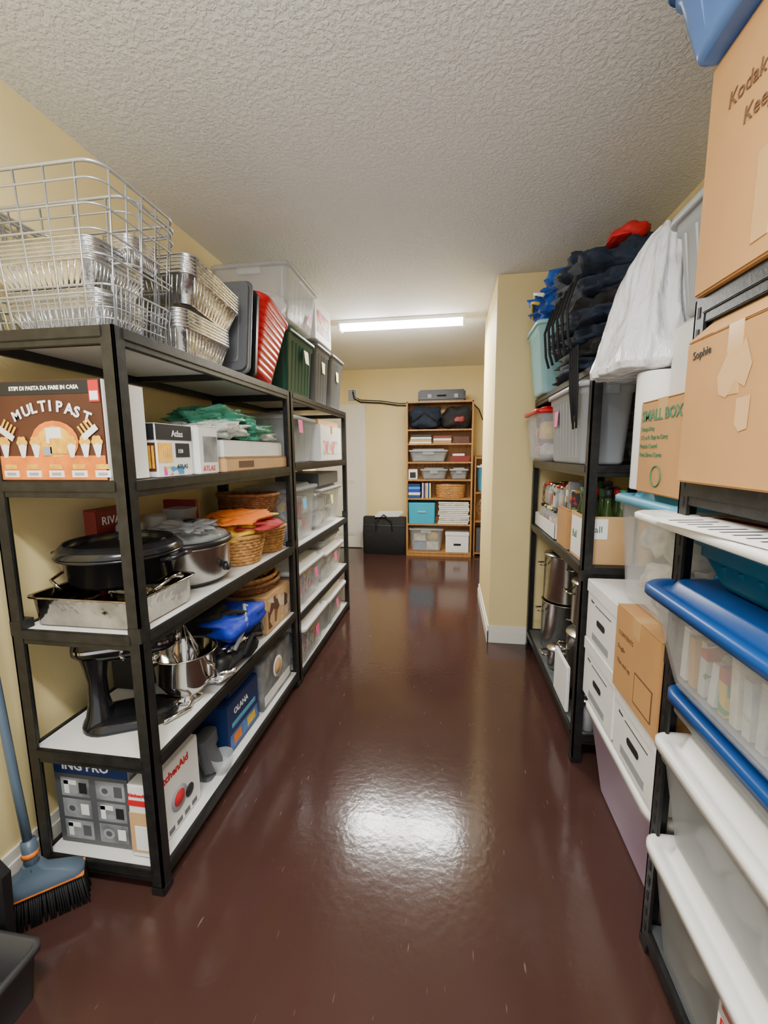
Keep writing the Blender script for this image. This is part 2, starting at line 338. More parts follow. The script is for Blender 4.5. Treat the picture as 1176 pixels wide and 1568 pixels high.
def tote(name,x0,x1,y0,y1,z0,z1,body,lid=None,content=None,tags=(),tap=.88,face=1,seed=1,latch=None,lh=.028,ribs=True,rot=0,rad=.04):
    b=B(name);cx,cy=(x0+x1)/2,(y0+y1)/2;hx,hy=(x1-x0)/2-.006,(y1-y0)/2-.006
    if rot: b.M=Matrix.Translation((cx,cy,0))@Matrix.Rotation(rot,4,'Z')@Matrix.Translation((-cx,-cy,0))
    zt=z1-lh if lid else z1;k=tap;e=.012
    bx,by=hx-e,hy-e
    lv=[(z0,bx*k-.015,by*k-.015,.02),(z0+.004,bx*k-.005,by*k-.005,rad*.7),(z0+.015,bx*k,by*k,rad*.8),(zt-.045,bx-.002,by-.002,rad),(zt-.040,bx+.006,by+.006,rad),(zt-.012,bx+.006,by+.006,rad),(zt-.010,hx,hy,rad),(zt,hx,hy,rad),(zt,hx-.008,hy-.008,rad),(zt-.03,bx-.004,by-.004,rad),(z0+.02,bx*k-.006,by*k-.006,rad*.7)]
    b.loft(cx,cy,lv,body,True,True,5)
    if ribs:
        n=max(3,int((y1-y0)/.08));w=.006
        for s in(1,-1):
            for i in range(n):
                y=cy+(i+.5-n/2)*(2*by*k)/n*.86
                vs=[(cx+s*(bx*k-.002),y-w,z0+.03),(cx+s*(bx*k+.003),y,z0+.03),(cx+s*(bx*k-.002),y+w,z0+.03),(cx+s*(bx-.004),y-w,zt-.05),(cx+s*(bx+.002),y,zt-.05),(cx+s*(bx-.004),y+w,zt-.05)]
                b.add(vs,[[0,1,4,3],[1,2,5,4],[0,2,1],[3,4,5]],body)
        for s in(1,-1):
            b.box(cx-hx*.3,cx+hx*.3,*sorted((cy+s*(hy-.012),cy+s*(hy+.004))),zt-.05,zt-.008,body,.003)
    if lid:
        b.loft(cx,cy,[(zt-.014,hx+.001,hy+.001,rad),(zt-.014,hx+.006,hy+.006,rad),(zt+.006,hx+.006,hy+.006,rad),(zt+.012,hx,hy,rad),(zt+.012,hx-.018,hy-.018,rad*.8),(zt+.004,hx-.024,hy-.024,rad*.8),(zt+.004,hx-.04,hy-.04,rad*.7),(z1-.002,hx-.05,hy-.05,rad*.7),(z1,hx-.055,hy-.055,rad*.6)],lid,True,True,5)
    if latch:
        for s in(1,-1): 
            b.box(cx-.06,cx+.06,*sorted((cy+s*(hy-.005),cy+s*(hy+.016))),zt-.045,zt+.02,latch,.008)
            b.box(cx-.05,cx+.05,*sorted((cy+s*(hy-.03),cy+s*(hy+.012))),zt+.006,zt+.02,latch,.006)
    if content:
        m=.02;contents(b,cx-bx*k+m,cx+bx*k-m,cy-by*k+m,cy+by*k-m,z0+.024,zt-.05,content,seed)
    for (ty,tz,sz,tm) in tags:
        t=(tz-z0)/(zt-z0);X=cx+face*(bx*(k+(1-k)*t)+.005);sl=face*bx*(1-k)/(zt-z0)
        if t>.8: X=cx+face*(hx+.008);sl=0
        vs=[(X,ty-sz/2,tz),(X,ty+sz/2,tz),(X-sl*sz+.004*face,ty+sz/2,tz-sz),(X-sl*sz+.008*face,ty-sz/2,tz-sz)]
        b.add(vs,[[0,1,2,3]],tm)
    return b
def carton(name,x0,x1,y0,y1,z0,z1,m=CARD,tape=TAPE,face=1,rot=0):
    b=B(name);cx,cy=(x0+x1)/2,(y0+y1)/2
    if rot: b.M=Matrix.Translation((cx,cy,0))@Matrix.Rotation(rot,4,'Z')@Matrix.Translation((-cx,-cy,0))
    b.box(x0,x1,y0,y1,z0,z1-.002,m,.004)
    b.box(x0+.001,x1-.001,y0+.001,cy-.001,z1-.003,z1,m,.001);b.box(x0+.001,x1-.001,cy+.001,y1-.001,z1-.003,z1,m,.001)
    if tape:
        b.box(x0-.0008,x1+.0008,cy-.025,cy+.025,z1-.06,z1+.0008,tape,0)
    return b
# ================================================================== LEFT RACK, TOP
Z=1.804
def wirebasket(b,x0,x1,y0,y1,z0,z1,tap,ny,nx,nz,r=.0032,hor=None):
    cx,cy=(x0+x1)/2,(y0+y1)/2;hx,hy=(x1-x0)/2,(y1-y0)/2
    def ring(z,k,rad,n=5): return [(cx+x,cy+y,z) for x,y in rr(hx*k,hy*k,rad,n)]
    K=lambda z: tap+(1-tap)*(z-z0)/(z1-z0)
    b.tube(ring(z1,1,.05),r*1.6,WIRE,6,True);b.tube(ring(z0,tap,.04),r*1.3,WIRE,6,True)
    for z in (hor or [z0+(z1-z0)*i/nz for i in range(1,nz)]): b.tube(ring(z,K(z),.045),r,WIRE,5,True)
    for i in range(nx):
        t=-1+2*(i+.5)/nx
        b.tube([(cx+t*hx*.93,cy-hy,z1),(cx+t*hx*tap*.93,cy-hy*tap,z0),(cx+t*hx*tap*.93,cy+hy*tap,z0),(cx+t*hx*.93,cy+hy,z1)],r,WIRE,5)
    for i in range(ny):
        t=-1+2*(i+.5)/ny
        b.tube([(cx-hx,cy+t*hy*.93,z1),(cx-hx*tap,cy+t*hy*tap*.93,z0),(cx+hx*tap,cy+t*hy*tap*.93,z0),(cx+hx,cy+t*hy*.93,z1)],r,WIRE,5)
b=B('wire_basket')
wirebasket(b,-1.435,-.925,1.10,1.44,Z+.004,2.22,.86,5,5,6,hor=[1.9,2.0,2.06,2.12,2.18])
wirebasket(b,-1.42,-.935,1.225,1.46,Z+.012,2.20,.88,3,4,6,hor=[2.02,2.16])
wirebasket(b,-1.40,-.945,1.14,1.42,Z+.008,1.93,.93,14,16,4,.002)
b.done()
def foilstack(b,cx,cy,z0,hx,hy,n,h,dz=.011,m=FOIL,tap=.8):
    for i in range(n):
        z=z0+i*dz
        lv=[(z,hx*tap,hy*tap,.03),(z+h*.9,hx*.96,hy*.96,.04),(z+h*.92,hx,hy,.045),(z+h*.97,hx+.002,hy+.002,.045),(z+h*.98,hx-.008,hy-.008,.04)]
        if i==n-1: lv+=[(z+.01,hx*tap-.006,hy*tap-.006,.03)]
        b.loft(cx,cy,lv,m,True,i==n-1,5)
    for s in(1,-1):
        for j in range(14):
            t=-1+2*(j+.5)/14
            b.tube([(cx+s*hx*tap,cy+t*hy*tap*.85,z0+.006),(cx+s*hx*.955,cy+t*hy*.85,z0+h*.88)],.0035,m,4)
            b.tube([(cx+t*hx*tap*.85,cy+s*hy*tap,z0+.006),(cx+t*hx*.85,cy+s*hy*.955,z0+h*.88)],.0035,m,4)
b=B('foil_roasting_pan');foilstack(b,-1.19,1.27,1.94,.185,.12,6,.07,.012);foilstack(b,-1.03,1.34,2.035,.06,.07,5,.05,.010)
foilstack(b,-1.17,1.27,Z+.02,.17,.11,5,.06,.012);b.done()
b=B('foil_roasting_pan');foilstack(b,-1.11,1.645,Z,.165,.18,6,.11,.012);b.done()
b=B('foil_roasting_pan')
b.M=Matrix.Translation((-1.10,1.68,1.985))@Matrix.Rotation(math.radians(-7),4,'X')
foilstack(b,0,0,0,.175,.19,6,.10,.013);b.done()
b=B('plastic_storage_tray')
b.M=Matrix.Translation((-1.12,1.955,2.02))@Matrix.Rotation(math.radians(80),4,'X')
b.loft(0,0,[(-.03,.17,.17,.03),(.02,.20,.20,.03),(.02,.215,.215,.03),(.03,.215,.215,.03),(.03,.19,.19,.03),(-.02,.165,.165,.03)],GREY,True,True,5)
b.loft(0,0,[(-.055,.21,.21,.03),(-.035,.21,.21,.03)],BLKP);b.loft(0,0,[(.035,.205,.205,.03),(.05,.205,.205,.03)],GREY);b.loft(0,0,[(.052,.17,.17,.02),(.056,.165,.165,.02)],GREY)
for s in(1,-1): b.box(-.05,.05,*sorted((s*.20,s*.222)),-.02,.05,BLKP,.004)
b.done()
b=B('red_plastic_tub')
b.M=Matrix.Translation((-1.11,2.21,2.015))@Matrix.Rotation(math.radians(-14),4,'X')
lv=[(-.18,.15,.12,.06)]
for i in range(10):
    z=-.175+i*.034;k=1+.03*i
    lv+=[(z,.155*k,.135*k,.07),(z+.022,.158*k,.138*k,.07),(z+.027,.152*k,.132*k,.07)]
lv+=[(.17,.215,.185,.08),(.185,.215,.185,.08),(.185,.20,.17,.07),(-.16,.135,.11,.05)]
b.loft(0,0,lv,RED,True,True,6);b.done()
tote('storage_tote',-1.35,-.925,2.46,2.97,Z,2.20,GREEN,GREEN,None,[(2.75,2.10,.08,YEL)]).done()
tote('storage_tote',-1.35,-.925,3.00,3.38,Z,2.24,GREY,GREY,None,[(3.2,2.12,.08,YEL)]).done()
tote('storage_tote',-1.35,-.925,3.41,3.80,Z,2.25,GREY,GREY,None,[(3.6,2.12,.08,YEL)]).done()
b=tote('clear_storage_bin',-1.36,-.88,2.38,2.93,2.205,2.52,CLEAR,CLEARW,None,[(2.8,2.33,.07,PINK)],seed=3)
for i in range(5): b.lathe(-1.16,2.62,[(0,2.24+i*.03),(.07,2.24+i*.03),(.14,2.262+i*.03),(.142,2.266+i*.03),(0,2.25+i*.03)],WPL,28)
b.blob(-1.02,2.75,2.30,.09,.12,.07,SOFT[5],3,.3,.7);b.box(-1.28,-1.2,2.5,2.8,2.24,2.36,SOFT[6],.01);b.blob(-1.05,2.5,2.29,.09,.07,.06,WPL,3,.3,.7);b.done()
b=carton('gift_bag',-1.2,-.93,2.98,3.38,2.245,2.52,WHITE,None);b.box(-.9295,-.9285,3.03,3.33,2.3,2.45,PATCH,0);b.box(-.929,-.927,3.06,3.12,2.38,2.45,PINK,0);b.done()
# ================================================================== LEFT RACK 1 SHELF 2
Z=1.374
b=B('pasta_maker_box')
b.box(-1.43,-.975,1.10,1.27,Z,1.665,DKBRN,.003)
b.box(-.9755,-.9735,1.102,1.268,Z+.002,1.663,WHITE,.0005)
b.box(-1.428,-.977,1.0985,1.1005,1.625,1.662,DARK,0)
y=1.0985
b.text('STIPI DI PASTA DA FARE IN CASA',.0155,(-1.275,y,1.638),(1,0,0),(0,0,1),WPR,bold=.0006)
for i,ch in enumerate('MULTIPAST'):
    t=i-4;x=-1.262+i*.0275+(.006 if i==0 else (.004 if i==4 else 0)) -(.006 if i==0 else 0)
    b.text(ch,.042 if i else .038,(x-(.006 if i==0 else 0),y-.001,1.578-.0018*t*t),(math.cos(-t*.09),0,math.sin(-t*.09)),(-math.sin(-t*.09),0,math.cos(-t*.09)),WPR,bold=.0014)
b.box(-1.012,-.98,1.097,1.0995,1.60,1.66,REDP,0);b.box(-1.009,-.983,1.096,1.098,1.605,1.63,WPR,0)
b.box(-1.43,-.98,1.098,1.0998,Z+.005,Z+.075,ORP,0)
def disc(b,cx,cz,r,m,y,sx=1,sz=1,seg=20):
    b.add([(cx+r*sx*math.cos(2*math.pi*i/seg),y,cz+r*sz*math.sin(2*math.pi*i/seg)) for i in range(seg)],[list(range(seg))],m)
disc(b,-1.14,1.49,.075,ORP,1.0978,1.05,.8);disc(b,-1.14,1.49,.06,PASTA,1.0974,1,.75)
b.box(-1.165,-1.115,1.0955,1.097,1.485,1.53,WPR,0);b.box(-1.155,-1.10,1.095,1.0965,1.455,1.50,PASTA,0);b.box(-1.18,-1.15,1.095,1.0968,1.45,1.475,LGREY,0)
for i,x in enumerate((-1.38,-1.31,-1.25,-1.205,-1.085,-1.04,-1.0)):
    zz=Z+.09;b.add([(x-.006,1.0968,zz-.02),(x+.006,1.0968,zz-.02),(x+.016,1.0968,zz+.02),(x-.016,1.0968,zz+.02)],[[0,1,2,3]],WPR)
    for q in range(5): disc(b,x+(-.011,.0,.011,-.006,.006)[q],zz+(.024,.028,.024,.034,.034)[q],.008,PASTA,1.0965-.0002*q,1,1)
for i in range(6):
    x=-1.40+i*.077
    b.box(x,x+.05,1.0965,1.098,Z+.012,Z+.032,WPR,0);b.box(x+.005,x+.045,1.096,1.0975,Z+.036,Z+.05,PASTA,0);b.box(x+.01,x+.04,1.0955,1.0968,Z+.018,Z+.026,LGREY,0)
for (tx,ang) in((-1.30,.6),(-1.02,-.6)):
    b.M=Matrix.Translation((tx,1.096,1.515))@Matrix.Rotation(ang,4,'Y')
    b.box(-.028,.028,-.0005,.0005,-.009,.009,WPR,0)
    for q in range(4): b.box(-.024+q*.013,-.018+q*.013,-.001,0,.009,.035,PASTA,0)
b.M=Matrix.Identity(4);b.done()
b=B('storage_jar');b.lathe(-1.10,1.34,[(.0,Z),(.05,Z),(.052,Z+.02),(.052,Z+.22),(.045,Z+.23)],mat('dark_olive_tin',(.05,.06,.03),.4),24)
b.lathe(-1.10,1.34,[(.05,Z+.231),(.055,Z+.235),(.055,Z+.265),(.04,Z+.27)],BLKP,24);b.done()
b=carton('pasta_roller_box',-1.2,-.965,1.30,1.50,Z,1.555,WHITE,None)
b.box(-.966,-.9635,1.302,1.498,1.50,1.553,DARK,0)
for q in range(7): b.box(-.966,-.963,1.305+q*.011,1.312+q*.011,Z+.05,1.49,PASTA,0)
b.box(-.966,-.9632,1.33,1.44,Z+.005,Z+.035,PATCH,0);b.box(-.966,-.963,1.40,1.48,1.44,1.49,DARK,0)
b.box(-1.19,-.97,1.2985,1.3,Z+.02,1.49,DKBRN,0)
for q in range(16): b.box(-1.185+q*.0135,-1.177+q*.0135,1.297,1.2992,Z+.03,1.48,PASTA,0)
b.box(-1.19,-.97,1.297,1.299,1.50,1.553,DARK,0)
b.text('Atlas',.032,(-.9625,1.38,1.512),(0,1,0),(0,0,1),WPR);b.text('150',.020,(-.9625,1.41,1.455),(0,1,0),(0,0,1),WPR);b.text('ATLAS',.022,(-.9625,1.40,1.40),(0,1,0),(0,0,1),DARK);b.done()
b=carton('small_appliance_box',-1.2,-.95,1.52,1.66,Z,1.56,WHITE,None)
b.box(-.9505,-.9485,1.55,1.65,1.42,1.52,GRYB,0);b.text('ATLAS',.03,(-.948,1.54,1.385),(0,1,0),(0,0,1),REDP);b.done()
carton('white_carton',-1.25,-.95,1.70,2.34,Z+.062,1.51,WHITE,None).done()
b=carton('cardboard_tray',-1.3,-.935,1.69,2.37,Z,Z+.06,CARD2,None);b.box(-.936,-.934,1.8,1.95,Z+.015,Z+.045,MARK,0);b.done()
b=B('plastic_bag_pile')
b.blob(-1.12,1.85,1.56,.17,.17,.045,BAGW,3,.35,.7,36,20,2.4);b.blob(-1.10,2.1,1.57,.16,.2,.055,GREENB,5,.45,.7,36,20,2.4);b.blob(-1.15,1.95,1.62,.15,.25,.05,GREENB,8,.5,.8,36,20,2.4);b.blob(-1.05,2.22,1.54,.1,.13,.03,BAGW,12,.4,.7);b.done()
# ================================================================== LEFT RACK 1 SHELF 3
Z=.904
b=B('roasting_pan')
b.loft(-1.145,1.285,[(Z,.18,.145,.03),(Z+.006,.185,.15,.03),(Z+.09,.19,.16,.035),(Z+.095,.2,.17,.035),(Z+.10,.2,.17,.035),(Z+.097,.188,.158,.03),(Z+.01,.176,.14,.03)],PANM,True,True,5)
for s in(1,-1): b.tube([(-1.145+s*.17,1.285-.06,Z+.09),(-1.145+s*.21,1.285-.055,Z+.12),(-1.145+s*.215,1.285,Z+.135),(-1.145+s*.21,1.285+.055,Z+.12),(-1.145+s*.17,1.285+.06,Z+.09)],.006,CHROME,8)
b.done()
b=B('oval_roaster')
ENAM=mat('black_enamel',(.010,.010,.012),.2)
z=Z+.105
b.lathe(-1.14,1.31,[(0,z),(.13,z),(.16,z+.02),(.185,z+.10),(.20,z+.105),(.20,z+.112),(.18,z+.112),(.17,z+.105),(.14,z+.03),(0,z+.02)],ENAM,40,1,.98)
b.lathe(-1.14,1.31,[(.198,z+.113),(.2,z+.118),(.17,z+.15),(.165,z+.145),(.19,z+.115)],ENAM,40,1,.98)
for s in(1,-1): b.tube([(-1.14+s*.19,1.26,z+.09),(-1.14+s*.235,1.27,z+.10),(-1.14+s*.24,1.31,z+.105),(-1.14+s*.235,1.35,z+.10),(-1.14+s*.19,1.36,z+.09)],.009,ENAM,8)
b.tube([(-.95,1.27,z+.02),(-.925,1.31,z+.03),(-.95,1.35,z+.02)],.006,CHROME,6)
b.done()
b=B('slow_cooker')
cx,cy=-1.10,1.66
b.lathe(cx,cy,[(0,Z),(.11,Z),(.13,Z+.012),(.14,Z+.02)],BLKP,36,.95,1.15)
b.lathe(cx,cy,[(.14,Z+.02),(.15,Z+.03),(.155,Z+.16),(.158,Z+.165)],STEEL,36,.95,1.15)
b.lathe(cx,cy,[(.157,Z+.166),(.165,Z+.172),(.162,Z+.19),(.145,Z+.19)],BLKP,36,.95,1.15)
b.lathe(cx,cy,[(.155,Z+.192),(.14,Z+.21),(.08,Z+.232),(.0,Z+.24)],GLASS,36,.95,1.15)
b.lathe(cx,cy,[(.01,Z+.236),(.012,Z+.25),(.03,Z+.258),(.028,Z+.27),(0,Z+.274)],BLKP,16)
for s in(1,-1): b.box(cx-.045,cx+.045,*sorted((cy+s*.17,cy+s*.21)),Z+.12,Z+.145,BLKP,.01)
b.M=Matrix.Translation((cx+.148,cy,Z+.07))@Matrix.Rotation(math.radians(90),4,'Y');b.lathe(0,0,[(0,0),(.02,0),(.018,.018),(0,.02)],BLKP,16);b.M=Matrix.Identity(4)
b.blob(cx,cy-.02,Z+.24,.12,.15,.03,CLEARW,4,.8,.9,36,20,3)
b.done()
def woven(b,cx,cy,z0,hx,hy,h,m=WICK,tap=.8,rings=9,ov=True):
    for i in range(rings):
        t=i/(rings-1);k=tap+(1-tap)*t;z=z0+.006+(h-.012)*t
        n=48;pts=[]
        for j in range(n):
            a=2*math.pi*j/n;w=1+.025*(1 if (j+i)%2 else -1)
            pts.append((cx+hx*k*w*math.cos(a),cy+hy*k*w*math.sin(a),z+.002*random.random()))
        b.tube(pts,h/rings*.62,m,5,True)
    for j in range(24):
        a=2*math.pi*j/24;b.tube([(cx+hx*tap*math.cos(a),cy+hy*tap*math.sin(a),z0+.003),(cx+hx*math.cos(a),cy+hy*math.sin(a),z0+h)],.004,m,5)
    n=48;b.tube([(cx+hx*1.03*math.cos(2*math.pi*j/n),cy+hy*1.03*math.sin(2*math.pi*j/n),z0+h) for j in range(n)],.011,m,6,True)
    b.lathe(cx,cy,[(0,z0),(hx*tap,z0),(hx*tap,z0+.006),(0,z0+.006)],m,30,1,hy/hx)
b=B('woven_basket');woven(b,-1.08,2.0,Z,.14,.14,.14,WICKL);
b.blob(-1.06,1.98,Z+.16,.12,.15,.05,SOFT[8],2,.5,.8);b.blob(-1.06,1.98,Z+.235,.15,.19,.035,ORNF,7,.5,.8,36,20,1.8);b.blob(-1.0,2.03,Z+.19,.13,.15,.03,SOFT[1],9,.5,.8);b.blob(-1.0,2.08,Z+.225,.1,.12,.015,SOFT[8],19,.5,.8);b.done()
b=B('woven_basket');woven(b,-1.06,2.27,Z,.13,.105,.14,WICKL);b.done()
b=B('woven_basket');woven(b,-1.15,2.28,Z+.155,.15,.11,.10,WICK);woven(b,-1.13,2.26,Z+.22,.17,.12,.10,WICK);b.done()
b=carton('slow_cooker_box',-1.37,-1.31,1.40,1.62,Z,Z+.34,REDB,None);b.text('RIVAL',.045,(-1.309,1.42,Z+.28),(0,1,0),(0,0,1),WPR)
b.box(-1.3095,-1.308,1.42,1.6,Z+.18,Z+.25,DKBRN,0)
for q in range(3): b.box(-1.3085,-1.307,1.43+q*.055,1.47+q*.055,Z+.19,Z+.235,WPR,0)
b.done()
b=B('slow_cooker_carton');b.box(-1.37,-1.20,1.86,1.885,Z,Z+.33,REDB,.002);b.text('RIVAL',.035,(-1.34,1.858,Z+.25),(1,0,0),(0,0,1),WPR);b.done()
b=B('food_container');b.loft(-1.24,1.80,[(Z,.05,.05,.02),(Z+.28,.055,.055,.02),(Z+.285,.06,.055,.02),(Z+.30,.06,.055,.02)],CLEARW);b.done()
b=B('glass_canister')
for (x,yy) in((-1.25,1.49),(-1.31,1.72)): b.lathe(x,yy,[(0,Z+.0),(.045,Z+.0),(.05,Z+.01),(.05,Z+.27),(.045,Z+.28),(.044,Z+.27),(.044,Z+.02)],GLASS,24)
b.done()
# ================================================================== LEFT RACK 1 SHELF 4
Z=.489
b=B('stand_mixer');MB=mat('mixer_black_gloss',(.010,.010,.012),.15)
b.M=Matrix.Translation((-1.15,1.30,Z))@Matrix.Rotation(math.radians(28),4,'Z')
b.loft(0,0,[(0,.155,.095,.09),(.018,.153,.093,.09),(.03,.135,.08,.078),(.035,.11,.06,.055)],MB,n=6)
b.loft(-.10,0,[(.015,.05,.075,.05),(.045,.038,.055,.037),(.09,.03,.042,.03),(.17,.028,.038,.028),(.22,.035,.042,.03),(.26,.045,.05,.04)],MB,n=6)
M0=b.M.copy();b.M=M0@Matrix.Translation((0,0,.29))@Matrix.Rotation(math.radians(90),4,'Y')
b.loft(0,0,[(-.165,.012,.015,.012),(-.16,.03,.035,.03),(-.13,.05,.05,.045),(-.02,.06,.06,.055),(.08,.056,.056,.052),(.135,.045,.046,.042),(.16,.03,.03,.028),(.165,.02,.02,.02)],MB,n=6)
b.lathe(0,0,[(.0,.163),(.022,.163),(.022,.178),(0,.18)],CHROME,18)
b.M=M0@Matrix.Translation((0,0,.29));b.loft(0,0,[(-.005,.163,.0605,.055),(.005,.163,.0605,.055)],CHROME,n=6)
b.M=M0;b.lathe(.085,0,[(.022,.19),(.026,.24)],CHROME,16)
b.tube([(.0,-.062,.28),(.0,-.08,.275),(.01,-.085,.26)],.007,CHROME,8)
b.M=Matrix.Identity(4);b.done()
b=B('mixing_bowl');cx,cy=-1.02,1.44
b.lathe(cx,cy,[(0,Z),(.055,Z),(.06,Z+.02),(.04,Z+.025),(.075,Z+.05),(.108,Z+.10),(.118,Z+.20),(.124,Z+.205),(.120,Z+.208),(.114,Z+.20),(.10,Z+.10),(.05,Z+.05),(0,Z+.04)],CHROME,36)
b.tube([(cx+.108,cy-.02,Z+.17),(cx+.14,cy-.03,Z+.165),(cx+.145,cy-.03,Z+.12),(cx+.11,cy-.02,Z+.105)],.007,CHROME,8)
for q in range(5):
    a=q*math.pi/5;b.tube([(cx-.01*math.cos(a),cy-.01*math.sin(a),Z+.30),(cx-.05*math.cos(a),cy-.05*math.sin(a),Z+.20),(cx,cy,Z+.09),(cx+.05*math.cos(a),cy+.05*math.sin(a),Z+.20),(cx+.01*math.cos(a),cy+.01*math.sin(a),Z+.30)],.002,CHROME,5)
b.done()
b=B('mixer_attachments');b.tube([(-1.0,1.27,Z+.01),(-.96,1.36,Z+.012),(-1.0,1.46,Z+.01)],.008,CHROME)
b.lathe(-.98,1.62,[(0,Z),(.05,Z),(.055,Z+.05),(.05,Z+.09),(.02,Z+.10)],BLKP,20)
b.done()
b=carton('appliance_carton',-1.37,-1.26,1.62,1.9,Z,Z+.3,CARD,None);b.done()
b=carton('blender_box',-1.37,-1.22,1.46,1.61,Z,Z+.36,DARK,None);b.text('NG PRO',.03,(-1.36,1.458,Z+.30),(1,0,0),(0,0,1),WPR);b.text('PRO',.04,(-1.2195,1.48,Z+.28),(0,1,0),(0,0,1),WPR);b.done()
b=B('cooler_bag')
b.blob(-1.08,1.83,Z+.12,.155,.17,.12,BLKF,2,.35,.55);b.blob(-1.01,1.78,Z+.19,.13,.17,.055,ROYAL,5,.35,.6);
b.blob(-1.08,1.70,Z+.21,.1,.08,.07,BLKF,6,.3,.6)
b.tube([(-.93,1.66,Z+.10),(-.90,1.72,Z+.20),(-.95,1.80,Z+.255),(-.92,1.90,Z+.19),(-.93,1.94,Z+.08)],.010,LGREY,6)
b.tube([(-.91,1.70,Z+.06),(-.905,1.78,Z+.12),(-.91,1.88,Z+.08)],.012,BLKF,6)
b.tube([(-1.1,1.62,Z+.24),(-.95,1.72,Z+.255),(-.90,1.84,Z+.20)],.012,BLKF,6)
b.blob(-.99,1.60,Z+.03,.07,.09,.03,FOIL,9,.5,.8)
b.blob(-.96,1.74,Z+.06,.05,.14,.05,BLKF,15,.5,.8);b.blob(-.95,1.72,Z+.11,.035,.10,.02,FOIL,19,.5,.8)
b.done()
b=carton('kitchenware_carton',-1.3,-.95,2.04,2.38,Z,Z+.20,CARD2,None);b.box(-.951,-.949,2.06,2.36,Z+.02,Z+.18,patchwork('brown_print',[(.25,.1,.05),(.6,.4,.2),(.7,.6,.45),(.12,.05,.03)],22),0)
b.done()
b=B('woven_tray');woven(b,-1.12,2.0+.19,Z+.210,.16,.19,.05,WICK,.85,5);woven(b,-1.12,2.18,Z+.240,.15,.17,.05,WICKL,.85,5);woven(b,-1.14,2.2,Z+.285,.15,.16,.04,WICK,.85,4);b.done()
# ================================================================== LEFT RACK 1 BOTTOM
Z=.094
b=carton('kitchen_appliance_box',-1.345,-1.06,1.15,1.42,Z,Z+.34,GRYB,None)
b.box(-1.343,-1.062,1.1475,1.1505,Z+.27,Z+.338,NAVB,0)
b.text('ING PRO',.046,(-1.31,1.1465,Z+.287),(1,0,0),(0,0,1),WPR,bold=.001)
b.box(-1.343,-1.062,1.1478,1.1503,Z+.005,Z+.268,GREY,0)
for i in range(3):
    for j in range(2):
        xx=-1.32+j*.135;zz=Z+.02+i*.082
        b.box(xx,xx+.11,1.1465,1.148,zz,zz+.07,GRYB,.0)
        if (i+j)%2==0:
            b.box(xx+.012,xx+.03,1.1455,1.1466,zz+.01,zz+.06,WPR,0);b.box(xx+.012,xx+.06,1.1455,1.1466,zz+.045,zz+.062,WPR,0);disc(b,xx+.05,zz+.02,.013,LGREY,1.1456,1.2,.8)
        else:
            disc(b,xx+.035,zz+.035,.022,LGREY,1.146,1,.9);disc(b,xx+.035,zz+.035,.012,GREY,1.1457,1,.9)
        b.box(xx+.07,xx+.10,1.1455,1.1468,zz+.015,zz+.055,[GREY,WPR,DARK][(i+j)%3],0)
b.done()
b=carton('mixer_attachment_box',-1.05,-.965,1.13,1.40,Z,Z+.27,WHITE,None)
b.box(-1.048,-.967,1.128,1.13,Z+.02,Z+.17,CARD2,0)
b.text('KitchenAid',.016,(-1.045,1.127,Z+.23),(1,0,0),(0,0,1),REDP,bold=.0006)
b.box(-1.03,-.985,1.1265,1.1285,Z+.03,Z+.12,WPR,0)
b.box(-1.048,-.967,1.1275,1.1298,Z+.195,Z+.215,REDP,0)
b.text('KitchenAid',.040,(-.9635,1.155,Z+.218),(0,1,0),(0,0,1),REDP,bold=.001)
b.M=Matrix.Translation((-.9635,1.27,Z+.11))@Matrix.Rotation(math.radians(90),4,'Y');b.lathe(0,0,[(0,0),(.045,0),(.045,.001),(0,.001)],LGREY,20);b.lathe(0,0,[(0,0),(.03,0),(.03,.0015),(0,.0015)],REDP,20);b.lathe(.02,.06,[(0,0),(.025,0),(.025,.001),(0,.001)],DARK,20);b.M=Matrix.Identity(4)
for i in range(5): b.box(-.9655,-.9635,1.16+i*.045,1.19+i*.045,Z+.012,Z+.03,GREY,0)
b.done()
b=B('hand_mixer')
b.M=Matrix.Translation((-1.02,1.53,Z))
b.loft(0,0,[(0,.05,.06,.02),(.03,.05,.06,.02),(.10,.03,.05,.02),(.12,.035,.06,.02),(.17,.03,.06,.02)],GREY);b.lathe(.06,.02,[(0,0),(.04,0),(.05,.07),(.048,.07),(.035,.01)],GLASS,20)
b.tube([(0,-.06,.15),(.03,-.09,.12),(.04,-.08,.04),(.05,-.02,.01)],.006,BLKP);b.done()
b=carton('grill_box',-1.30,-.965,1.62,1.93,Z,Z+.24,NAVB,None)
b.box(-.9655,-.9635,1.64,1.91,Z+.015,Z+.085,SOFT[4],0);b.box(-.965,-.963,1.67,1.74,Z+.03,Z+.075,ORP,0);b.box(-.965,-.963,1.80,1.88,Z+.03,Z+.075,SOFT[8],0);b.text('OLANA',.040,(-.963,1.68,Z+.17),(0,1,0),(0,0,1),WPR,bold=.0005);b.box(-.965,-.963,1.66,1.89,Z+.115,Z+.135,LBLUE,0);b.done()
b=carton('appliance_carton',-1.30,-.985,1.68,1.95,Z+.243,Z+.345,NAVB,None);b.box(-.986,-.984,1.7,1.93,Z+.26,Z+.33,DARK,0);b.done()
b=carton('cookware_box',-1.30,-.955,1.96,2.36,Z,Z+.27,GRYB,None)
b.box(-.9555,-.9535,1.98,2.34,Z+.02,Z+.07,WHITE,0);b.M=Matrix.Translation((-.9535,2.16,Z+.16))@Matrix.Rotation(math.radians(90),4,'Y');b.lathe(0,0,[(0,0),(.06,0),(.06,.001),(0,.001)],WPR,24);b.lathe(0,0,[(0,.001),(.045,.001),(.045,.002),(0,.002)],CARD2,24);b.M=Matrix.Identity(4);b.done()
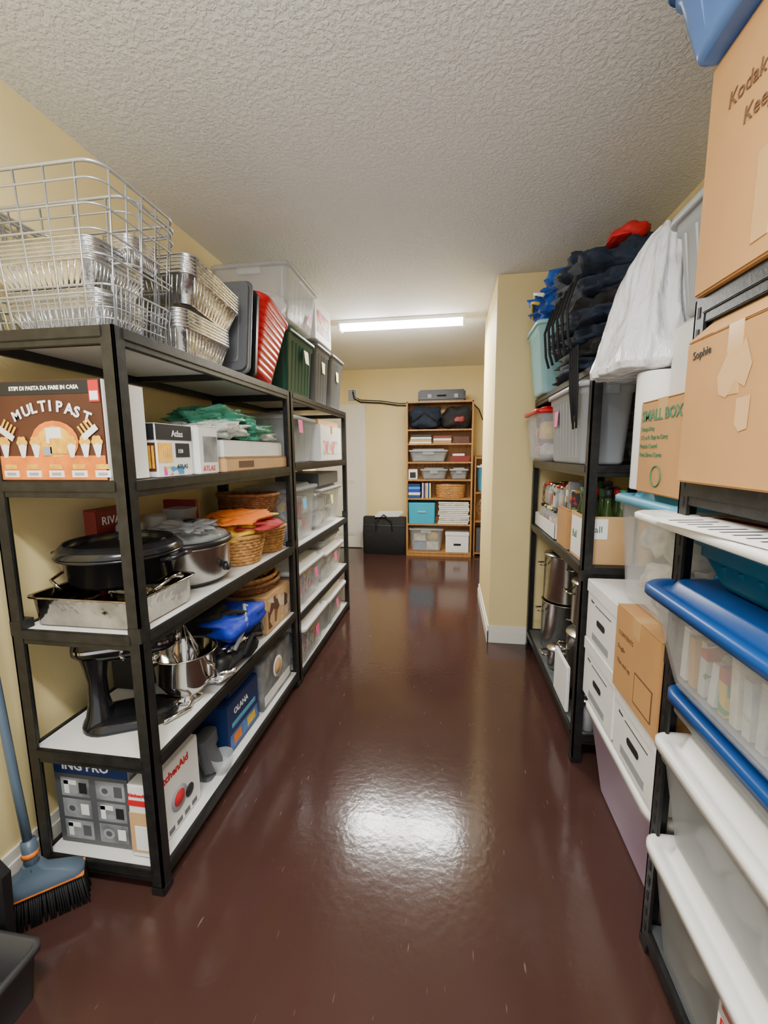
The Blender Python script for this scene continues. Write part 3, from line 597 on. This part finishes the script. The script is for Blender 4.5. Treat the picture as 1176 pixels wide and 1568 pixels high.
# ================================================================== LEFT RACK 2
Z=1.394
tote('clear_storage_bin',-1.34,-.935,2.46,2.98,Z,1.70,CLEARW,CLEARW,'white',[(2.62,1.66,.08,PINK)],seed=4).done()
b=carton('document_box',-1.32,-.93,3.03,3.62,Z,1.66,WHITE,TAPE);b.box(-.9305,-.9285,3.1,3.5,Z+.05,Z+.15,patchwork('doc_print',[(.8,.8,.78),(.5,.45,.4),(.75,.2,.2),(.8,.8,.78)],20),0);b.done()
b=B('cardboard_tray');b.box(-1.3,-.95,3.05,3.6,1.662,1.70,CARD2,.003);b.done()
Z=.874
tote('clear_storage_bin',-1.34,-.935,2.45,2.98,Z,1.25,CLEAR,CLEARW,'toy',[(2.65,1.16,.07,BLN)],seed=5).done()
tote('clear_storage_bin',-1.34,-.935,3.02,3.65,Z,1.20,CLEAR,LGREY,'grey',[(3.3,1.12,.07,YEL)],seed=6).done()
carton('flat_game_box',-1.3,-.96,3.05,3.6,1.202,1.30,GREY,None).done()
Z=.444
tote('clear_storage_bin',-1.34,-.92,2.45,3.05,Z,.73,CLEAR,WPL,'toy',[(2.8,.66,.07,PINK)],seed=7).done()
tote('clear_storage_bin',-1.34,-.93,3.09,3.68,Z,.70,CLEAR,WPL,'white',[(3.35,.64,.07,PINK)],seed=8).done()
tote('clear_storage_bin',-1.3,-.95,3.09,3.6,.702,.82,CLEARW,GREY,None,seed=8).done()
Z=.069
tote('clear_storage_bin',-1.34,-.89,2.46,3.0,Z,.36,CLEAR,WPL,'toy',[(2.7,.28,.07,PINK)],seed=9).done()
tote('clear_storage_bin',-1.34,-.91,3.05,3.65,Z,.33,CLEARW,WPL,'grey',[(3.3,.26,.07,PINK)],seed=10).done()
b=B('wooden_pole');b.tube([(-.98,3.93,0),(-.99,3.95,.7)],.014,OAK,8);b.done()
# ================================================================== BACK OF ROOM
b=B('bookcase');x0,x1,y0,y1=-.59,.31,5.87,6.17
b.box(x0,x0+.022,y0,y1,0,2.13,OAK);b.box(x1-.022,x1,y0,y1,0,2.13,OAK)
b.box(x0+.02,x1-.02,y1-.008,y1,0,2.13,OAK,0);b.box(x0,x1,y0,y1,2.11,2.132,OAK)
BS=[.06,.46,.82,1.08,1.32,1.57,1.76]
for z in BS: b.box(x0+.02,x1-.02,y0+.003,y1-.008,z-.02,z,OAK,.002)
b.box(x0+.02,x1-.02,y0+.01,y0+.02,0,.045,OAK,.001);b.done()
b=B('tool_case');b.box(-.43,.20,5.88,6.12,2.134,2.28,BLKP,.02);b.box(-.42,.19,5.872,5.884,2.20,2.205,GREY,.001)
for x in(-.30,.05): b.box(x,x+.05,5.868,5.885,2.17,2.22,LGREY,.003)
b.tube([(-.17,5.875,2.20),(-.17,5.845,2.20),(-.06,5.845,2.20),(-.06,5.875,2.20)],.008,BLKP);b.done()
b=B('duffel_bag');b.blob(-.34,5.97,1.915,.225,.18,.15,NAVY,2,.25,.6);b.tube([(-.5,5.80,1.86),(-.34,5.78,1.98),(-.18,5.80,1.86)],.01,BLKF);b.done()
b=B('duffel_bag');b.blob(.09,5.97,1.915,.20,.18,.15,BLKF,6,.25,.6);b.blob(.12,5.80,1.88,.07,.02,.04,REDB,6,.25,.6);b.done()
b=B('binder_stack');
for i in range(4): b.box(-.55+.01*i,-.25,5.90,6.1,1.572+i*.03,1.598+i*.03,[WHITE,CARD2,WHITE,BLKP][i],.003)
for i in range(3): b.box(-.22,.02,5.9,6.1,1.572+i*.035,1.603+i*.035,[CARD,WHITE,REDB][i],.003)
b.box(.05,.26,5.9,6.1,1.572,1.66,DKBRN,.004);b.done()
tote('clear_storage_bin',-.56,-.02,5.88,6.14,1.322,1.50,CLEARW,LGREY,'grey',seed=12).done()
b=carton('small_box',.02,.27,5.90,6.12,1.322,1.40,REDB,None);b.box(.04,.2,5.92,6.1,1.401,1.43,WHITE,.002);b.done()
b=carton('small_box',-.56,-.44,5.90,6.12,1.082,1.22,WHITE,None);b.box(-.54,-.46,5.898,5.9,1.10,1.18,DARK,0);b.done()
tote('clear_storage_bin',-.40,.0-.02,5.88,6.14,1.082,1.24,CLEARW,CLEARW,'grey',seed=14).done()
tote('clear_storage_bin',.0,.26,5.88,6.14,1.082,1.24,CLEARW,LGREY,'mix',seed=15).done()
b=B('book_stack')
for i in range(5): b.box(-.56,-.40,5.89,6.1,.822+i*.04,.86+i*.04,[BLUEL,WHITE,ROYAL,BBLUE,NAVB][i],.003)
for i in range(6): b.box(-.37+i*.02,-.353+i*.02,5.89,6.1,.822,1.03,[WHITE,NAVB,ORP,WHITE,BLUEL,YEL][i],.002)
b.done()
b=B('woven_basket');woven(b,.02,6.0,.828,.2,.11,.17,WICKL,.9,8);b.blob(.02,6.0,.99,.17,.09,.03,SOFT[3],3,.4,.8);b.done()
b=B('fabric_storage_cube');b.loft(-.375,6.0,[(.462,.18,.12,.02),(.75,.185,.125,.02),(.76,.185,.125,.02),(.75,.178,.118,.02),(.5,.17,.11,.02)],TURQ);b.box(-.43,-.32,5.866,5.877,.62,.64,AQUA,.002);b.done()
b=B('paper_stack')
for i in range(12):
    o=random.uniform(-.015,.015);b.box(-.14+o,.27+o,5.88,6.1,.462+i*.026,.482+i*.026,[WHITE,WPL,SOFT[5],WHITE][i%4],.002)
b.done()
tote('clear_storage_bin',-.56,-.07,5.88,6.14,.062,.40,CLEAR,CLEAR,'toy',seed=17,lh=.02).done()
b=carton('file_box',-.04,.275,5.88,6.12,.062,.30,WHITE,None);b.box(.07,.17,5.876,5.882,.16,.19,DARK,.008);b.box(-.045,.28,5.875,6.125,.30,.345,WHITE,.003);b.done()
b=B('bookcase');b.box(.34,.36,5.95,6.2,0,1.4,OAK);b.box(1.05,1.07,5.95,6.2,0,1.4,OAK)
for z in(.05,.5,.9,1.38): b.box(.36,1.05,5.96,6.2,z-.02,z,OAK,.002)
b.box(.36,1.05,6.19,6.2,0,1.4,OAK,0);b.done()
b=tote('storage_tote',.37,.75,5.96,6.18,.902,1.28,LBLUE,WPL,None);b.done()
b=B('table_fan');b.M=Matrix.Translation((.515,6.0,.68))@Matrix.Rotation(math.radians(90),4,'X')
for r in(.03,.06,.09,.12,.14): b.tube([(r*math.cos(a*math.pi/12),r*math.sin(a*math.pi/12),.03) for a in range(24)],.003,CHROME,5,True)
for a in range(12): b.tube([(.02*math.cos(a*math.pi/6),.02*math.sin(a*math.pi/6),.035),(.14*math.cos(a*math.pi/6),.14*math.sin(a*math.pi/6),.03)],.002,CHROME,4)
b.lathe(0,0,[(0,-.06),(.04,-.06),(.045,0),(0,.03)],GREY,18);b.M=Matrix.Identity(4);b.tube([(.515,6.04,.51),(.515,6.04,.66)],.012,GREY);b.lathe(.515,6.04,[(0,.502),(.08,.502),(.07,.52),(0,.525)],GREY);b.done()
b=carton('storage_carton',.38,.9,5.97,6.17,.052,.40,GREY,None);b.done()
b=B('portfolio_bag');b.M=Matrix.Translation((-.91,5.98,0))@Matrix.Rotation(math.radians(-3),4,'Z')
b.loft(0,0,[(0,.31,.05,.04),(.01,.32,.06,.05),(.28,.325,.07,.05),(.53,.315,.05,.04),(.545,.30,.035,.03)],BLKF)
b.tube([(-.12,-.05,.30),(-.11,-.09,.50),(0,-.09,.58),(.11,-.09,.50),(.12,-.05,.30)],.01,BLKF,6)
b.tube([(-.3,-.062,.42),(.3,-.062,.42)],.005,GREY,5);b.done()
b=B('loose_papers');b.M=Matrix.Translation((-.87,5.98,.546))@Matrix.Rotation(.2,4,'Z')
for i in range(4): b.box(-.18+i*.02,.16+i*.02,-.06,.06,i*.018,.016+i*.018,WHITE,.001)
b.done()
# ================================================================== RIGHT RACK (FAR)
Z=1.804
tote('storage_tote',.50,.90,2.74,3.13,Z,2.24,AQUA,AQUA,None,face=-1,tap=.82).done()
b=B('folded_jacket_stack')
rnd=random.Random(5)
for i in range(7):
    z=Z+.04+i*.067
    b.blob(.77+rnd.uniform(-.025,.025),2.34+rnd.uniform(-.03,.03),z,.225,.34,.042,[NAVY,BLKF,NAVY][i%3],i+1,.38,.55,40,14,2.8)
b.blob(.80,2.12,2.27,.16,.16,.07,NAVY,31,.45,.7,36,18,2.4);b.blob(.72,2.35,2.31,.2,.2,.07,NAVY,33,.45,.7,36,18,2.4)
for i in range(6):
    y=2.08+i*.09;b.tube([(.54,y,Z+.40),(.505,y+.01,Z+.28),(.52,y+.03,Z+.16),(.535,y+.02,Z+.10)],.007,BLKF,5)
for i in range(5):
    y=2.02+i*.03;b.tube([(.54,y,Z+.10),(.545,y-.01,1.72),(.55+.004*i,y,1.55+.03*(i%3))],.005,BLKF,5)
b.done()
b=B('blue_jacket');b.blob(.68,2.90,2.33,.2,.21,.085,BLUF,11,.5,.7,40,18,2.0);b.blob(.70,2.62,2.37,.19,.2,.06,BLUF,13,.5,.7,40,18,2.0)
b.tube([(.52,2.7,2.34),(.50,2.85,2.40),(.54,3.0,2.36)],.012,WPL,5);b.tube([(.50,2.72,2.30),(.485,2.85,2.35),(.52,3.0,2.30)],.01,SOFT[8],5);b.done()
b=B('red_cap');b.blob(.74,2.08,2.345,.075,.09,.045,REDF,4,.3,.8);b.blob(.68,2.03,2.315,.04,.07,.01,REDF,5,.2,.8);b.done()
Z=1.389
tote('clear_storage_bin',.50,.90,2.68,3.10,Z,1.72,CLEAR,RED,'toy',face=-1,seed=21).done()
tote('storage_tote',.55,.80,1.98,2.62,Z,1.77,LGREY,LGREY,None,[(2.45,1.66,.08,PINK)],face=-1).done()
tote('clear_storage_bin',.83,1.03,1.98,2.45,Z,1.56,CLEAR,CLEARW,'white',face=-1,seed=23).done()
tote('clear_storage_bin',.83,1.03,1.98,2.45,1.562,1.74,CLEAR,CLEARW,'white',face=-1,seed=24).done()
Z=.944
def jar(b,x,y,z,r,h,lidm,fill):
    b.lathe(x,y,[(0,z),(r*.9,z),(r,z+.008),(r,z+h*.72),(r*.75,z+h*.84),(r*.75,z+h*.88)],GLASS,18)
    b.lathe(x,y,[(0,z+.004),(r*.85,z+.005),(r*.85,z+h*.62),(0,z+h*.62)],fill,16)
    b.lathe(x,y,[(r*.8,z+h*.88),(r*.82,z+h),(0,z+h)],lidm,18)
b=B('jar_carton');b.box(.60,.92,2.52,3.08,Z,Z+.006,WHITE,.001)
for a in((.60,.604,2.52,3.08),(.916,.92,2.52,3.08),(.60,.92,2.52,2.524),(.60,.92,3.076,3.08)): b.box(*a,Z,Z+.09,WHITE,.001)
for i in range(6):
    for j in range(3):
        jar(b,.655+j*.10,2.575+i*.088,Z+.008,.038,.15,[STEEL,DARK,STEEL,YEL][(i+2*j)%4],[SOFT[3],SOFT[1],SOFT[3],SOFT[7],PATCH2][(i*2+j)%5])
b.done()
b=B('jar_stack')
for i in range(6):
    for j in range(2):
        if (i+j)%3!=2: jar(b,.665+j*.10,2.575+i*.088,Z+.165,.036,.14,[STEEL,RED,DARK][(i+j)%3],[SOFT[3],SOFT[7],SOFT[3],PATCH2][(i+j)%4])
        else: b.box(.635+j*.1,.69+j*.1,2.545+i*.088,2.60+i*.088,Z+.165,Z+.30,PATCH2,.003)
b.done()
b=carton('cardboard_box',.60,.90,2.27,2.47,Z,1.15,CARD,None,face=-1)
b.done()
b=B('food_packets')
for i in range(4):
    for j in range(3): b.box(.62+j*.08,.685+j*.08,2.28+i*.046,2.318+i*.046,1.152,1.152+[.10,.14,.12][(i+j)%3],[PATCH2,SOFT[2],SOFT[7],SOFT[3]][(i*2+j)%4],.004)
b.done()
b=B('bottle_carton');x0,x1,y0,y1=.60,.80,1.965,2.20
for a in((x0,x0+.004,y0,y1),(x1-.004,x1,y0,y1),(x0,x1,y0,y0+.004),(x0,x1,y1-.004,y1)): b.box(*a,Z,Z+.22,CARD2,.001)
b.box(x0,x1,y0,y1,Z,Z+.005,CARD2,0);b.box(x0+.01,x0+.09,y0-.002,y0,Z+.12,Z+.21,WPR,0);b.box(x0-.0015,x0,y0+.02,y1-.02,Z+.02,Z+.2,WPR,0);b.text('Ball',.04,(x0+.012,y0-.003,Z+.15),(1,0,0),(0,0,1),GRNP)
b.text('Ball',.05,(x0-.002,y1-.04,Z+.10),(0,-1,0),(0,0,1),GRNP)
BOT=mat('green_bottle_glass',(.04,.08,.02),.1,alpha=.75)
for i in range(3):
    for j in range(3):
        x=x0+.038+j*.062;y=y0+.045+i*.07
        b.lathe(x,y,[(0,Z+.01),(.028,Z+.01),(.03,Z+.02),(.03,Z+.21),(.013,Z+.27),(.012,Z+.31)],BOT,16);b.lathe(x,y,[(.015,Z+.30),(.015,Z+.335),(0,Z+.335)],[REDP,DARK,GRNP][(i+j)%3],12)
        b.lathe(x,y,[(.0305,Z+.12),(.0305,Z+.20)],[GRNP,WPR,YEL][(i+2*j)%3],16)
b.done()
b=B('bottle_group')
for i in range(3):
    for j in range(2):
        x=.86+j*.08;y=2.0+i*.09;b.lathe(x,y,[(0,Z),(.032,Z),(.035,Z+.02),(.035,Z+.20),(.014,Z+.26),(.014,Z+.30)],[PASTA,BOT,BOT][(i+j)%3],16);b.lathe(x,y,[(.017,Z+.301),(.017,Z+.33),(0,Z+.33)],DARK,12)
b.done()
Z=.144
def pot(b,cx,cy,z,r,h,m=STEEL,lid=True):
    b.lathe(cx,cy,[(0,z),(r*.96,z),(r,z+.01),(r,z+h),(r+.006,z+h+.003),(r-.002,z+h+.004),(r-.005,z+.02),(0,z+.015)],m,36)
    for s in(1,-1):
        b.tube([(cx-.04,cy+s*(r-.002),z+h*.8),(cx-.035,cy+s*(r+.035),z+h*.8),(cx+.035,cy+s*(r+.035),z+h*.8),(cx+.04,cy+s*(r-.002),z+h*.8)],.006,CHROME)
        b.tube([(cx+s*(r-.002),cy-.04,z+h*.8),(cx+s*(r+.035),cy-.035,z+h*.8),(cx+s*(r+.035),cy+.035,z+h*.8),(cx+s*(r-.002),cy+.04,z+h*.8)],.006,CHROME)
    if lid: b.lathe(cx,cy,[(r+.005,z+h+.004),(r+.003,z+h+.01),(r*.6,z+h+.025),(.0,z+h+.03)],m,36);b.tube([(cx-.03,cy,z+h+.028),(cx-.02,cy,z+h+.055),(cx+.02,cy,z+h+.055),(cx+.03,cy,z+h+.028)],.006,CHROME)
b=B('stock_pot');pot(b,.78,2.28,Z,.145,.34);b.done()
b=B('stock_pot');pot(b,.78,2.28,Z+.40,.13,.22);b.done()
b=B('stock_pot');pot(b,.78,2.88,Z,.15,.32,lid=False);pot(b,.78,2.88,Z+.33,.145,.30);b.done()
b=B('saucepan');pot(b,.69,2.585,Z,.08,.11);b.done()
b=B('jar_group')
for i in range(4):
    for k in range(2): jar(b,.66+.085*i,1.985+.075*k,Z,.033,.14,STEEL,[SOFT[7],SOFT[1],SOFT[3]][(i+k)%3])
b.done()
b=carton('white_carton',.592,.608,2.10,2.35,Z,Z+.24,WHITE,None);b.done()
# ================================================================== STACK BETWEEN RIGHT RACKS
tote('storage_tote',.60,1.03,1.215,1.88,0,.385,PURP,WPL,None,face=-1,tap=.8,lh=.03,ribs=False,rad=.06).done()
def filebox(x0,x1,y0,y1,z0,z1):
    b=B('file_storage_box');b.box(x0+.004,x1-.004,y0+.004,y1-.004,z0,z1-.01,WHITE,.003);b.box(x0,x1,y0,y1,z1-.055,z1,WHITE,.003)
    yc=(y0+y1)/2;b.M=Matrix.Translation((x0+.003,yc,(z0+z1)/2-.02))@Matrix.Rotation(math.radians(-90),4,'Y')
    b.loft(0,0,[(0,.013,.045,.013),(.0015,.013,.045,.013)],DARK);b.M=Matrix.Identity(4)
    b.box(x0+.0025,x0+.0045,yc-.09,yc+.09,z0+.02,z0+.05,LGREY,0)
    b.text('Name',.014,(x0+.002,yc+.12,z1-.085),(0,-1,0),(0,0,1),DARK);b.box(x0+.002,x0+.0042,yc-.10,yc+.07,z1-.088,z1-.086,DARK,0)
    return b.done()
filebox(.60,.98,1.55,1.90,.387,.645);filebox(.60,.98,1.55,1.90,.647,.905)
filebox(.60,.98,1.215,1.54,.387,.625)
b=carton('cardboard_box',.585,.98,1.21,1.53,.627,.925,CARD,TAPE,face=-1)
for i,t in enumerate(['CONTENTS','Fragile','This end up']): b.text(t,.022,(.5845,1.50,.83-.05*i),(0,-1,0),(0,0,1),MARK)
b.box(.5835,.585,1.24,1.36,.66,.76,MARK,0);b.box(.583,.5845,1.245,1.355,.665,.755,CARD,0)
b.done()
tote('clear_storage_bin',.59,1.03,1.215,1.66,.927,1.315,CLEAR,LBLUE,'white',face=-1,seed=31,ribs=False).done()
b=carton('moving_box',.60,.92,1.215,1.49,1.32,1.60,CARD,TAPE,face=-1)
b.text('SMALL BOX',.045,(.5985,1.475,1.54),(0,-1,0),(0,0,1),GRNP,bold=.001)
for i,t in enumerate(['Heavy-Duty','1.5 cu ft  Easy to Carry','Pesado / Lourd','Para Libros / Livres']): b.text(t,.018,(.5985,1.475,1.51-.026*i),(0,-1,0),(0,0,1),GRNP)
b.M=Matrix.Translation((.5985,1.36,1.375))@Matrix.Rotation(math.radians(90),4,'Y')
b.tube([(.03*math.cos(a*math.pi/10),.03*math.sin(a*math.pi/10),0) for a in range(20)],.0025,GRNP,4,True);b.M=Matrix.Identity(4)
b.done()
b=B('paper_towel_roll');b.lathe(.685,1.572,[(.02,1.32),(.066,1.32),(.068,1.325),(.068,1.70),(.066,1.705),(.02,1.705),(.019,1.69)],PAPER,36);b.lathe(.685,1.572,[(.02,1.33),(.0205,1.706),(.018,1.706),(.018,1.4)],CARD,20);b.done()
b=carton('white_carton',.775,1.06,1.515,1.64,1.32,1.705,WHITE,TAPE,face=-1);b.done()
# limp crumpled plastic bag slumped on the paper towels and carton
b=B('trash_bag')
prof=[(2.205,.012),(2.20,.03),(2.175,.052),(2.13,.075),(2.07,.095),(2.0,.112),(1.92,.128),(1.84,.145),(1.78,.158),(1.735,.165),(1.715,.155),(1.71,.09)]
nu=120;vs=[];fs=[];zs=[]
for k in range(len(prof)-1):
    for q in range(6):
        t=q/6;zs.append((prof[k][0]*(1-t)+prof[k+1][0]*t,prof[k][1]*(1-t)+prof[k+1][1]*t))
zs.append(prof[-1])
for j,(z,r) in enumerate(zs):
    for i in range(nu):
        a=2*math.pi*i/nu;d=Vector((math.cos(a),math.sin(a),0))
        n1=noise.noise(Vector((d.x*2.2,d.y*2.2,z*3)));n2=1-abs(noise.noise(Vector((d.x*3.4+z*1.5,d.y*3.4,z*2.5+5))))*2.4;n3=1-abs(noise.noise(Vector((d.x*7,d.y*7+z*2,z*7+9))))*2
        k=1+.18*n1+.17*n2+.05*n3-.14
        k=1+(k-1)*min(1,.3+(2.21-z)*6)
        lean=(2.2-z)*-.10
        vs.append((.725+lean+d.x*r*k,1.685+d.y*r*1.15*k,z+.03*noise.noise(Vector((d.x*2,d.y*2,3)))*(1 if z>2.05 else .3)))
for j in range(len(zs)-1):
    for i in range(nu):
        A=j*nu+i;Bq=j*nu+(i+1)%nu;fs.append([A,Bq,Bq+nu,A+nu])
fs.append(list(range(nu)));fs.append([(len(zs)-1)*nu+i for i in range(nu)]);b.add(vs,fs,TRASH,True)
b.done()
b=tote('storage_tote',.625,1.04,1.215,1.475,1.83,2.13,LGREY,LGREY,None,face=-1,tap=.85);b.done()
b=carton('white_carton',.68,1.05,1.22,1.50,1.605,1.825,WHITE,None,face=-1);b.done()
b=B('paper_bag');BP=mat('brown_paper',(.16,.08,.04),.7,bump=.5,bs=15,bd=.01)
b.loft(.76,1.35,[(2.133,.07,.05,.01),(2.22,.065,.045,.01),(2.25,.06,.04,.01),(2.20,.055,.035,.01)],BP);b.tube([(.72,1.31,2.24),(.725,1.305,2.30),(.76,1.305,2.31),(.79,1.31,2.24)],.004,BP);b.done()
# ================================================================== RIGHT RACK (NEAR)
Z=1.804
b=carton('cardboard_box',.565,1.04,.62,1.165,Z,2.28,CARD,TAPE,face=-1)
for (t,yy,zz,s) in (('Kodak',1.09,2.15,.043),('Keep',1.035,2.085,.043)): b.text(t,s,(.5635,yy,zz),(0,-1,-.10),(0,-.10,1),MARK)
b.box(.5632,.565,.93,.975,1.84,2.0,TAPE,0);b.box(.563,.565,.66,.70,2.15,2.28,TAPE,0);b.done()
tote('storage_bin',.47,.98,.62,1.22,2.285,2.50,BLUEC,BLUEL,'white',face=-1,seed=41).done()
b=B('lamp_shade');b.lathe(.66,1.05,[(.16,2.505),(.165,2.51),(.13,2.62),(.128,2.62),(.15,2.51)],mat('cream_fabric',(.75,.70,.58),.8,bump=.4,bs=20,bd=.01),36);b.done()
Z=1.374
b=carton('cardboard_box',.555,1.03,.60,1.15,Z,1.70,CARD,None,face=-1)
b.text('Sophie',.026,(.5535,1.12,1.655),(0,-1,.05),(0,.05,1),DARK)
b.box(.5538,.555,.95,.995,1.56,1.70,TAPE,0)
b.add([(.555,1.15,1.70),(.555,.6,1.70),(.60,.6,1.745),(.60,1.13,1.745)],[[0,1,2,3]],CARD)
b.add([(.5536,1.02,1.60),(.5536,.99,1.645),(.5536,.955,1.63),(.5536,.94,1.665),(.5536,.915,1.61),(.5536,.93,1.57),(.5536,.96,1.585),(.5536,.985,1.555),(.5536,1.01,1.565)],[list(range(9))],CARD2)
b.add([(.5536,.95,1.55),(.5536,.91,1.552),(.5536,.912,1.49),(.5536,.935,1.485),(.5536,.95,1.50)],[list(range(5))],CARD2)
b.done()
b=B('serving_tray_board');b.M=Matrix.Translation((.74,.84,1.268))
b.loft(0,0,[(0,.24,.42,.05),(.004,.245,.425,.05),(.016,.245,.425,.05),(.02,.24,.42,.05)],WPL,n=6)
b.box(-.20,.2,-.4,.36,.0205,.0212,WPR,0);b.box(-.13,-.105,-.3,.30,.0212,.022,REDB,0);b.box(-.09,.18,-.3,.30,.0212,.022,REDB,0)
for i in range(16): b.box(-.19,-.14-.01*(i%3),-.3+.037*i,-.29+.037*i,.0212,.0218,[DARK,REDP][i%5==0],0)
b.M=b.M@Matrix.Translation((-.1,.05,.0225))@Matrix.Rotation(.15,4,'Z');b.box(-.15,.12,-.25,.22,0,.002,WPR,0);b.box(.0,.03,-.22,.2,.002,.0025,REDB,0)
for i in range(14): b.box(-.12,-.03-.012*(i%4),-.22+.03*i,-.213+.03*i,.002,.0025,DARK,0)
b.done()
tote('storage_tote',.575,1.0,.55,1.12,1.135,1.266,TEAL,TEAL,None,face=-1,lh=.02).done()
tote('clear_storage_bin',.50,1.0,.60,1.20,.865,1.13,CLEAR,BLUEL,'files',face=-1,seed=43,latch=BBLUE,rad=.07,ribs=False,tap=.82).done()
tote('clear_storage_bin',.56,1.02,.55,1.16,.735,.86,CLEARW,BLUEL,None,face=-1,rad=.06,ribs=False).done()
b=tote('clear_storage_bin',.55,1.02,.50,1.165,.425,.73,CLEARW,WPL,'grey',face=-1,seed=44,lh=.045,ribs=False);b.done()
b=tote('clear_storage_bin',.55,1.02,.50,1.165,.075,.42,CLEARW,WPL,'grey',face=-1,seed=45,lh=.045,ribs=False)
b.M=Matrix.Identity(4);b.box(.575,.578,.72,.84,.22,.34,WPR,0);b.box(.574,.576,.73,.83,.30,.325,REDP,0);b.text('Fragile',.03,(.573,.83,.26),(0,-1,0),(0,0,1),REDP);b.done()
# ================================================================== FLOOR LEFT
b=B('broom')
b.M=Matrix.Translation((-1.275,.985,0))@Matrix.Rotation(math.radians(40),4,'Z')
b.loft(0,0,[(.10,.125,.032,.02),(.108,.13,.034,.025),(.125,.125,.03,.025),(.145,.085,.024,.02),(.165,.04,.02,.015),(.19,.025,.018,.015)],BROOMG);b.box(-.128,.128,-.036,.036,.10,.108,ORP,.003)
rnd=random.Random(9)
for i in range(46):
    for j in range(4):
        x=-.12+.24*i/45;y=-.022+.015*j;b.tube([(x,y,.10),(x*1.12+rnd.uniform(-.004,.004),y*1.4-.01,.004)],.0028,DARK,4)
b.M=Matrix.Identity(4)
b.tube([(-1.275,.985,.17),(-1.28,.988,.22),(-1.288,.992,.26)],.02,BROOMG,10)
b.tube([(-1.288,.992,.24),(-1.315,1.0,.45),(-1.35,1.01,.8),(-1.39,1.03,1.2),(-1.40,1.03,1.3)],.0125,BROOMG,10)
b.tube([(-1.279,.986,.212),(-1.281,.988,.225)],.022,ORP,10)
b.done()
b=B('dustpan')
b.add([(-1.42,.87,.0),(-1.22,.87,.0),(-1.20,.87,.30),(-1.24,.87,.34),(-1.42,.87,.34),(-1.42,.845,.0),(-1.22,.845,.0),(-1.20,.845,.30),(-1.24,.845,.34),(-1.42,.845,.34)],[[0,1,2,3,4],[9,8,7,6,5],[0,5,6,1],[1,6,7,2],[2,7,8,3],[3,8,9,4],[4,9,5,0]],BLKP)
b.box(-1.34,-1.29,.835,.88,.30,.50,BLKP,.008);b.done()
b=B('plastic_crate');x0,x1,y0,y1=-1.42,-1.07,.50,.83
b.loft((x0+x1)/2,(y0+y1)/2,[(0,.155,.145,.02),(.13,.165,.155,.02),(.135,.175,.165,.02),(.155,.175,.165,.02),(.155,.163,.153,.02),(.02,.15,.14,.02)],mat('charcoal_plastic',(.04,.04,.045),.45)) ;b.done()
# ------------------------------------------------------------------ camera
th,ps,ro,f=.1384,.1529,-.0082,651.06
F=Vector((-math.sin(ps)*math.cos(th),math.cos(ps)*math.cos(th),-math.sin(th)));R=Vector((math.cos(ps),math.sin(ps),0));U=R.cross(F)
R2=R*math.cos(ro)+U*math.sin(ro);U2=-R*math.sin(ro)+U*math.cos(ro)
cd=bpy.data.cameras.new('camera');co=bpy.data.objects.new('camera',cd);SC.collection.objects.link(co)
cd.sensor_fit='VERTICAL';cd.sensor_height=36;cd.lens=f/1568*36;cd.clip_start=.02
M=Matrix((R2,U2,-F)).transposed().to_4x4();M.translation=Vector((0,0,1.45));co.matrix_world=M
SC.camera=co
